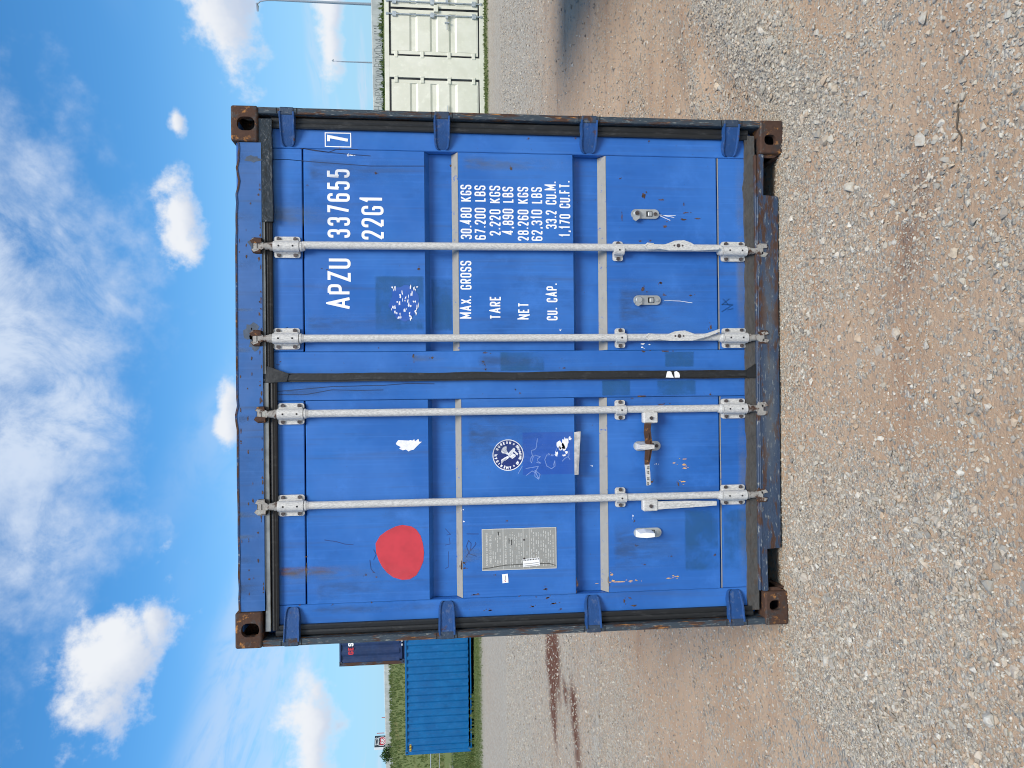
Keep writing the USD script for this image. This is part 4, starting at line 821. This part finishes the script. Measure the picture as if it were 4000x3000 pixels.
# data plate
px0, px1, pz0, pz1 = -.919, -.724, 1.126, 1.479
pl = obj('data_plate', box(px0, px1, .0495, .0520, pz0, pz1, .0008), M['data_plate'], DL)
bars_ = [sbox(px0, pz0, px1, pz1).difference(sbox(px0+.003, pz0+.003, px1-.003, pz1-.003))]
for z in (1.378, 1.283, 1.254): bars_.append(sbox(px0+.004, z, px1-.004, z+.0022))
bars_ += [text_shape('APPROVED FOR TRANSPORT', -.897, -.742, 1.451, .0095, .0018), text_shape('UNDER CUSTOMS SEAL', -.887, -.752, 1.434, .0095, .0018), text_shape('CSC SAFETY APPROVAL', -.890, -.756, 1.362, .0095, .0018)]
rr_ = np.random.default_rng(5)
for z in list(np.arange(1.392, 1.425, .011))+list(np.arange(1.292, 1.352, .0105))+[1.265]+list(np.arange(1.140, 1.245, .0115)):
    x = px0+.012
    while x < px1-.02:
        w = rr_.uniform(.004, .020)
        if rr_.random() < .62: bars_.append(sbox(x, z, min(x+w, px1-.008), z+.0030))
        x += w+.005
obj('plate_print', face_xz(unary_union(bars_), .0489, .0008), M['plate_mark'], pl)
obj('stamped_marks', [face_xz(sbox(a, b, c_, d_), .0487, .0009) for a, b, c_, d_ in ((-.755, 1.399, -.738, 1.4045), (-.795, 1.349, -.770, 1.353), (-.803, 1.338, -.777, 1.342), (-.846, 1.232, -.841, 1.236))], M['plate_dark'], pl)
obj('plate_crease', face_xz(line_shape([(-.910, 1.476), (-.906, 1.44), (-.900, 1.40), (-.896, 1.36), (-.895, 1.30), (-.893, 1.24), (-.895, 1.16), (-.905, 1.132)], .004), .0488, .0008), M['plate_dark'], pl)
obj('rivets', [lathe([(.0050, 0), (.0044, .0022), (.002, .0032)], (x, .0495, 1.2808), 'y', 12) for x in (-.7795, -.868)], M['bolt_steel'], pl)
st_ = affinity.rotate(sbox(-.905, 1.207, -.868, 1.286), 4, origin='center')
sk = obj('serial_sticker', face_xz(st_, .0478, .0009), W_, pl)
obj('sticker_print', face_xz(unary_union([affinity.rotate(sbox(x, 1.210+i*.0076, x+w, 1.2145+i*.0076), 4, origin=(-.8865, 1.2465)) for i in range(10) for x, w in ((-.8765, .006),)]+[affinity.rotate(sbox(-.892, 1.212, -.890, 1.281), 4, origin=(-.8865, 1.2465)), affinity.rotate(sbox(-.9015, 1.212, -.8995, 1.281), 4, origin=(-.8865, 1.2465))]), .0472, .0008), M['plate_dark'], sk)
wl = obj('small_sticker', face_xz(affinity.rotate(sbox(-.980, 1.357, -.938, 1.385), 3, origin='center'), YP, .0009), W_, DL)
obj('sticker_print', face_xz(unary_union([sbox(-.966, 1.370, -.945, 1.3718)]), YP-.0006, .0008), M['plate_dark'], wl)
obj('sticker_mark', face_xz(Polygon([(-.974, 1.368), (-.967, 1.372), (-.968, 1.375), (-.976, 1.371)]), YP-.0006, .0008), M['red_paint'], wl)

# ---------------------------------------------------------------- other containers
def plain_container(name, label, L_, m, frame, loc, H=2.591, rotz=0.0, front_groove=.278, bottom=.15, cat='shipping container'):
    """A closed steel box, long side towards us, its left front corner at the origin, reaching to +x and +y."""
    t = thing(name, label, cat, loc, rotz); D = 2.438
    for x in (0, L_):
        sx = 1 if x == 0 else -1
        for y in (0, D):
            sy_ = 1 if y == 0 else -1
            for z0, z1 in ((0, .118), (H-.118, H)):
                o = obj('corner_casting', box(x, x+sx*.178, y, y+sy_*.162, z0, z1, .008), M[frame], t)
                if y == 0: obj('casting_hole', face_xz(rbox(x+sx*.089-.04, (z0+z1)/2-.028, x+sx*.089+.04, (z0+z1)/2+.028, .026), -.002, .004), M['black_hole'], o)
            obj('corner_post', box(x, x+sx*.13, y, y+sy_*.12, .118, H-.118, .006), M[frame], t)
    for y, sy_ in ((.01, 1), (D-.01, -1)):
        obj('bottom_rail', box(.178, L_-.178, y+sy_*.05, y+sy_*.09, .01, bottom, .004), M[m], t); obj('top_rail', box(.178, L_-.178, y, y+sy_*.06, H-.075, H-.008, .004), M[m], t)
        pts, x = [(.13, .008)], .16
        while x+front_groove < L_-.14:
            pts += [(x, .008), (x+front_groove*.25, .054), (x+front_groove*.5, .054), (x+front_groove*.75, .008)]; x += front_groove
        pts += [(L_-.13, .008)]
        pts = [(a, b+.018) for a, b in pts]
        ring_ = pts+[(a, b+.004) for a, b in pts[::-1]]
        mm = along_z(ring_, bottom-.01, H-.07)
        if sy_ < 0: mm.vertices[:, 1] = D-mm.vertices[:, 1]; mm.invert()
        obj('side_wall', mm, M[m], t)
    for x, sx in ((.02, 1), (L_-.02, -1)): obj('end_wall', box(x, x+sx*.04, .12, D-.12, .02, H-.02), M[m], t)
    obj('roof', box(.03, L_-.03, .03, D-.03, H-.03, H-.012), M[m], t); obj('floor', box(.05, L_-.05, .06, D-.06, .06, .12), M[m], t)
    return t
bl = plain_container('shipping_container', 'bright blue corrugated container standing on the grass, lower one at left', 12.19, 'bright_blue_paint', 'bright_blue_paint', (-14.32, 26.6, .145))
hz_ = obj('warning_stripe', face_xz(sbox(.14, 2.37, .40, 2.44), .016, .002), M['yellow'], bl)
obj('black_stripes', face_xz(unary_union([Polygon([(.16+i*.06, 2.37), (.185+i*.06, 2.37), (.205+i*.06, 2.44), (.18+i*.06, 2.44)]) for i in range(4)]), .0145, .002), M['black_hole'], hz_)
obj('marking_holder', face_xz(sbox(.135, 2.365, .405, 2.445), .018, .012), M['bright_blue_paint'], hz_)
nv_ = plain_container('shipping_container', 'dark navy container with rusty corner post stacked on top of the bright blue one', 6.058, 'navy_paint', 'navy_rust', (-11.06, 27.45, .145+2.594), front_groove=.40, bottom=.24)
obj('lettering', face_xz(text_shape('GE', .44, .745, 2.03, .215, .050, .20), .0165, .004), M['red_paint'], nv_)
obj('lettering', face_xz(text_shape('SeaCO', .775, 1.62, 2.03, .215, .050, .20), .0165, .004), M['white_vinyl'], nv_)
for i in range(3): obj('rail_mark', face_xz(sbox(.7+i*.16, .10, .78+i*.16, .16), .055, .003), M['plate_mark'], nv_)
plain_container('shipping_container', 'grey container beyond the right edge, only its soft shadow falls on the dirt', 6.058, 'grey_paint', 'navy_rust', (6.68, -1.6, 0), rotz=PI/2)

# cream container with door sets in its long side
cr = thing('side_door_container', 'cream container with rows of double doors in its long side, behind at right', 'shipping container', (4.83, 18.8, -.02)); H, L_ = 2.90, 12.19
Mc = M['cream_paint']
obj('frame', [box(0, L_, .0, .10, 0, .165, .006), box(0, L_, 0, .10, H-.13, H, .006), box(0, .9, .004, .08, .165, H-.13, .004), box(L_-.95, L_, .004, .08, .165, H-.13, .004), box(4.09, 4.71, .004, .08, .165, H-.13, .004), box(7.50, 8.12, .004, .08, .165, H-.13, .004)], Mc, cr)
obj('body', [box(.01, .08, .1, 2.43, 0, H-.01), box(L_-.08, L_-.01, .1, 2.43, 0, H-.01), box(0.02, L_-.02, 2.36, 2.43, 0, H-.01), box(.02, L_-.02, .02, 2.42, H-.05, H-.012), box(.02, L_-.02, .05, 2.4, .05, .12)], Mc, cr)
for x in (0, L_):
    sx = 1 if x == 0 else -1
    for z0, z1 in ((0, .118), (H-.118, H+.004)): obj('corner_casting', box(x-sx*.002, x+sx*.178, -.004, .162, z0, z1, .008), Mc, cr)
for cx in (2.70, 6.10, 9.51):
    for s in (1, -1):
        X_ = lambda a, b: (cx+a, cx+b) if s > 0 else (cx-b, cx-a)
        z0, z1 = .175, 2.755
        lf = obj('door', [box(*X_(.03, 1.335), .068, .09, z0+.03, z1-.03, .004), box(*X_(.03, .128), .028, .068, z0+.03, z1-.03, .003), box(*X_(1.232, 1.335), .028, .068, z0+.03, z1-.03, .003), box(*X_(.128, 1.232), .029, .068, z0+.03, z0+.075), box(*X_(.128, 1.232), .029, .068, z1-.075, z1-.03)], Mc, cr)
        # leaf face: horizontal folded bands between plain stiles
        a, b = X_(.13, 1.23)
        prof = [(.026, z0+.06)]
        for zc in (.95, 1.50, 2.09): prof += [(.026, zc-.135), (.060, zc-.075), (.060, zc+.04), (.026, zc+.10)]
        prof += [(.026, z1-.06), (.028, z1-.06), (.028, z0+.06)]
        body_p = [(.030, z0+.03)]
        cut = obj('panel', along_x([(y-.004, z) for y, z in prof[:-2]]+[(.0665, z1-.06), (.0665, z0+.06)], a, b), Mc, lf)
        obj('seal', [box(*X_(1.335, 1.372), .012, .05, z0, z1, .004), box(*X_(.004, .028), .012, .05, z0, z1, .004), box(*X_(.004, 1.372), .014, .05, z1-.032, z1+.002, .004), box(*X_(.004, 1.372), .014, .05, z0-.002, z0+.028, .004)], M['rubber'], lf)
        for z in (.34, 1.05, 1.83, 2.58): obj('hinge', [box(*X_(1.24, 1.42), -.004, .03, z-.05, z+.05, .010), box(*X_(1.385, 1.44), -.014, .03, z-.055, z+.055, .012)], Mc, lf)
        xb = cx+s*.185
        lb = obj('locking_bar', [cyl((xb, -.010, z0-.09), (xb, -.010, z1+.10), .021, n=14), box(xb-.04, xb+.04, -.02, .03, z0-.10, z0-.04, .006), box(xb-.04, xb+.04, -.02, .03, z1+.04, z1+.10, .006)], M['zinc'], cr, smooth=40)
        obj('bracket', [box(xb-.07, xb+.07, -.030, .028, z-.06, z+.06, .006) for z in (z0+.14, 1.52, z1-.14)], M['zinc'], lb)
        xh = X_(.22, .60)
        obj('handle', [box(*X_(.20, .27), -.04, .02, 1.06, 1.14, .006), box(*X_(.27, .60), -.035, -.018, 1.085, 1.115, .004), box(*X_(.38, .41), -.045, .028, 1.03, 1.17, .004)], M['zinc'], lb)
    obj('lock_box', box(cx-.10, cx+.10, -.055, .03, 1.35, 1.48, .012), Mc, cr)

# ---------------------------------------------------------------- highway wall on the bank, and what stands by it
wl_ = thing('concrete_wall', 'long low concrete wall of cast panels running along the top of the grass bank', 'wall')
xs_ = np.arange(-92, 62, 6.0)
for x0 in xs_:
    x1 = x0+5.985; a = np.array([x0, wall_y(x0), wall_z(x0)]); b = np.array([x1, wall_y(x1), wall_z(x1)])
    dv = (b-a)[:2]/np.linalg.norm((b-a)[:2]); nn = np.array([-dv[1], dv[0]])
    pts = []
    for p in (a, b):
        for o, z in ((-.14, -.6), (-.14, .77), (-.10, .80), (.10, .80), (.14, .77), (.14, -.6)): pts.append((p[0]+nn[0]*o, p[1]+nn[1]*o, p[2]+z))
    obj('wall_panel', hull(pts), M['concrete'], wl_)
# scrawl on the wall: read from the right-hand end of the big box outwards
def on_wall(x, dz): return np.array([x, float(wall_y(x)), float(wall_z(x))+dz])
dv = np.array([1, -.538])/math.hypot(1, .538); nn = np.array([-.538, -1])/math.hypot(1, .538)
rg = np.random.default_rng(9); sh = []
txt = 'HAPPYTOWNPOMONA'; x = 0.0; tot = 7.05
for i, c in enumerate(txt):
    w, h = .225*WIDTH.get(c, 1)/1.05, .50+rg.uniform(-.05, .06)
    if i == 0: w, h = .27, .62
    for pts, rnd in GLYPH[c]:
        q = stroke(pts, rnd, w, h, .026); q = affinity.rotate(q, rg.uniform(-6, 6), origin=(w/2, h/2)); sh.append(affinity.translate(q, x, .10+rg.uniform(-.03, .05)))
    x += w+.075
face_ = [Point(x+.42, .38).buffer(.24).difference(Point(x+.42, .38).buffer(.20)).intersection(sbox(x, 0, x+.8, .42)), LineString([(x+.34, .50), (x+.34, .62)]).buffer(.022), LineString([(x+.50, .50), (x+.50, .62)]).buffer(.022), LineString([(x+.18, .62), (x+.18, .45)]).buffer(.022), LineString([(x+.66, .66), (x+.66, .45)]).buffer(.022)]
gr_ = trimesh.creation.extrude_polygon; shp = unary_union(sh+face_)
ms = []
WX0 = 19.5
for pgn in getattr(shp, 'geoms', [shp]):
    m = gr_(pgn, .004, engine='earcut'); v = m.vertices
    X3 = WX0+v[:, 0]*dv[0]; P3 = np.stack([X3, wall_y(X3), wall_z(X3)+v[:, 1]], -1); off = .1405+v[:, 2]
    P3[:, 0] += nn[0]*off; P3[:, 1] += nn[1]*off; ms.append(T(P3, m.faces))
obj('scrawled_letters', ms, M['ink'], wl_)

# leaf shapes shared by the plants
def leaf(l, w, bend=.25): return T([(0, 0, 0), (w/2, l*.45, l*bend*.4), (0, l, l*bend), (-w/2, l*.45, l*bend*.4)], [(0, 1, 2), (0, 2, 3)])
def leaf_cloud(pts, l, w, seed):
    r = np.random.default_rng(seed); n = len(pts); base = leaf(l, w); V, Fc = [], []
    R = trimesh.transformations.random_rotation_matrix
    a = r.uniform(0, 2*PI, n); t = r.uniform(-.9, 1.2, n); s = r.uniform(.6, 1.3, n)
    for i in range(n):
        m = trimesh.transformations.euler_matrix(t[i], 0, a[i])[:3, :3]*s[i]
        V.append(base.vertices@m.T+pts[i]); Fc.append(base.faces+4*i)
    return T(np.vstack(V), np.vstack(Fc))
r = np.random.default_rng(31)
xv = r.uniform(14, 33, 5200); h_ = .10+.12*noise2(xv, xv*0, 1.3, 3); zv = wall_z(xv)-.15+r.uniform(0, 1, len(xv))*h_*1.15
zv = np.where(r.random(len(xv)) < .05, zv+r.uniform(0, .25, len(xv)), zv)
pv = np.stack([xv, wall_y(xv)-.17*1.14-r.uniform(0, .14, len(xv)), zv], -1)
vn = thing('creeper', 'dark green creeper along the foot of the concrete wall above the cream container', 'climbing plant')
obj('leaves', leaf_cloud(pv, .15, .12, 5), M['vine_leaf'], vn)
obj('stem', tube([(x, float(wall_y(x))-.22, float(wall_z(x))+.02+.03*math.sin(x*3)) for x in np.linspace(14, 33, 60)], .012, 5), M['bark'], vn)
# shrub at the foot of the wall, far left
sb_ = thing('shrub', 'small bushy green shrub growing at the foot of the wall, far left', 'shrub')
c0 = np.array([-40.2, wall_y(-40.2)-1.2, wall_z(-40.2)-.25]); q = r.normal(size=(900, 3)); q /= np.linalg.norm(q, axis=1)[:, None]
q *= (r.random((900, 1))**.45); q *= np.array([.85, .8, .62])*(1+.5*(meshkit.noise(q*2.2+5)[:, None]-.5)*1.6); q[:, 2] += .70
obj('crown', leaf_cloud(c0+q, .24, .13, 8), M['shrub_leaf'], sb_)
obj('trunk', [tube([c0, c0+(.1*math.cos(a), .1*math.sin(a), .4), c0+(.5*math.cos(a), .5*math.sin(a), 1.1)], [.05, .035, .012], 6) for a in (.3, 2.2, 4.1)], M['bark'], sb_)
# road sign behind the wall
sg = thing('roadside_sign', 'tall dark roadside sign with a red shield behind the wall at far left', 'sign', (-44.9, 95.4, 0), .42+.60)
SGH = 8.93
obj('cabinet', box(-.80, .80, 0, .55, SGH-2.5, SGH, .02), M['white_vinyl'], sg); obj('face_panel', box(-.79, .79, -.03, -.004, SGH-2.49, SGH-.01), M['sign_black'], sg)
obj('post', [box(-.5, -.3, .15, .4, 0, SGH-2.5), box(.3, .5, .15, .4, 0, SGH-2.5)], M['pole_steel'], sg)
shield = Polygon([(-.52, -.18), (-.40, -.10), (-.25, -.17), (0, -.08), (.25, -.17), (.40, -.10), (.52, -.18), (.46, -.32), (.50, -.50), (.62, -.80), (.60, -1.15), (.35, -1.45), (0, -1.62), (-.35, -1.45), (-.60, -1.15), (-.62, -.80), (-.50, -.50), (-.46, -.32)]).buffer(.01)
sh2 = lambda s: affinity.translate(s, 0, SGH)
obj('shield_edge', face_xz(sh2(shield.difference(shield.buffer(-.06))), -.042, .010), M['white_vinyl'], sg)
obj('shield_field', face_xz(sh2(shield.buffer(-.06).intersection(sbox(-1, -2, 1, -.68))), -.040, .008), M['red_paint'], sg)
obj('lettering', [face_xz(sh2(text_shape('PHILLIPS', -.40, .40, -.58, .20, .045)), -.042, .010), face_xz(sh2(text_shape('66', -.36, .36, -1.28, .50, .10, .2)), -.052, .012)], M['white_vinyl'], sg)
# lamps on the road behind the wall
def lamp(loc, h, label, arm, rot, r0):
    t = thing('street_lamp', label, 'street lamp', loc, rot)
    obj('pole', tube([(0, 0, 0), (0, 0, h*.5), (0, 0, h*.86)], [r0, r0*.8, r0*.62], 10), M['pole_steel'], t)
    pts = [(0, 0, h*.86), (arm*.10, 0, h*.93), (arm*.40, 0, h*.975), (arm, 0, h)]
    obj('arm', tube(pts, [r0*.6, r0*.55, r0*.45, r0*.4], 8), M['pole_steel'], t)
    obj('lamp_head', hull([(arm-.1, -.09, h-.04), (arm-.1, .09, h-.04), (arm+.55, -.13, h-.02), (arm+.55, .13, h-.02), (arm-.1, 0, h+.08), (arm+.5, 0, h+.10), (arm+.2, .1, h-.10), (arm+.2, -.1, h-.10)]), M['pole_steel'], t)
lamp((31.35, 60.0, 4.3), 10.9, 'tall grey street lamp at the upper right corner, nearer of two', .38, PI*.75, .12)
lamp((34.95, 80.0, 4.2), 7.45, 'slender grey street lamp standing alone behind the scrawled wall', .8, PI*.35, .09)
# masts far off
for (x, y, h, lab) in ((-134.4, 300, 22.9, 'taller of two thin red and white masts on the horizon'), (-128.4, 300, 21.0, 'shorter of two thin red and white masts on the horizon')):
    t = thing('radio_mast', lab, 'mast', (x, y, 0))
    for k in range(8):
        z0, z1 = h*k/8, h*(k+1)/8
        obj('mast_section', cyl((0, 0, z0), (0, 0, z1), .26-.016*k, .26-.016*(k+1), 6), M['mast_red' if k % 2 else 'mast_white'], t)
# road and steel fence at far left
obj('road', box(-120, -16, 54.5, 58.4, -.05, .172), M['asphalt'], None, kind='structure')
obj('kerb', box(-120, -16, 58.4, 59.6, -.05, .29, .02), M['kerb_concrete'], None, kind='structure')
fn = thing('rail_fence', 'thin steel rail fence beyond the road at far left', 'fence')
obj('rail', [cyl((-70, 60.6, 1.82), (-18, 60.6, 1.82), .045, n=8), cyl((-70, 60.6, 1.1), (-18, 60.6, 1.1), .03, n=8)], M['zinc'], fn)
for x in np.arange(-70, -17, 4.0): obj('post', cyl((x, 60.6, .1), (x, 60.6, 1.84), .04, n=8), M['zinc'], fn)

# a dry twig on the dirt
tw = obj('twig', tube([(x, y, float(ground_z(x, y))+.006) for x, y in ((.86, -1.21), (.82, -1.235), (.77, -1.228), (.735, -1.25), (.69, -1.247))], [.0022, .003, .003, .0025, .0015], 6), M['bark'], None, label='thin dark dry twig lying on the bare dirt, right foreground', cat='twig')

# ---------------------------------------------------------------- grass
def tuft(seed, n=9, h=1.0, spread=.35):
    r = np.random.default_rng(seed); V, Fc = [], []
    for i in range(n):
        a = r.uniform(0, 2*PI); b = r.uniform(0, 2*PI); l = h*r.uniform(.5, 1); lean = r.uniform(.1, .5)*l; w = .05
        base = np.array([math.cos(a), math.sin(a), 0])*r.uniform(0, spread)*.4; dx = np.array([math.cos(b), math.sin(b), 0]); sd = np.array([-dx[1], dx[0], 0])*w
        V += [base-sd, base+sd, base+dx*lean*.35+sd*.8+(0, 0, l*.6), base+dx*lean*.35-sd*.8+(0, 0, l*.6), base+dx*lean+(0, 0, l)]
        k = 5*i; Fc += [(k, k+1, k+2), (k, k+2, k+3), (k+3, k+2, k+4)]
    return T(V, Fc)
tufts = [tuft(200+i) for i in range(5)]
PP, SS = [], []
def sow(n, x0, x1, y0, y1, s0, s1, seed, left=True):
    r = np.random.default_rng(seed); x, y = r.uniform(x0, x1, n), r.uniform(y0, y1, n)
    gm = sstep(y+edge_noise(x, y), np.where(x < 0, 21.4, 17.0), np.where(x < 0, 23.6, 17.9))
    keep = (r.random(n) < gm*(.25+1.1*noise2(x, y, .9, 12))) & ((y-wall_y(x)) < -1.2) & ~((y > 54.3) & (y < 59.8) & (x < -15.5))
    x, y = x[keep], y[keep]; PP.append(np.stack([x, y, ground_z(x, y)-.01], -1)); SS.append(r.uniform(s0, s1, len(x)))
sow(16000, -17, -2, 21.5, 26.5, .03, .08, 1); sow(6000, 4, 13, 16.5, 18.75, .03, .09, 2); sow(9000, -24, -12, 26, 44, .12, .3, 3); sow(20000, -62, -14, 44, 83, .18, .42, 4); sow(4000, 4, 40, 24, 60, .2, .5, 5)
GP, GS = np.vstack(PP), np.concatenate(SS); r = np.random.default_rng(8)
instancer('grass', tufts, [M['grass_blade']]*5, GP, r.integers(0, 5, len(GP)), tilt_quat(r, len(GP), .12), GS, label='green grass at the foot of the containers and up the bank', cat='grass')
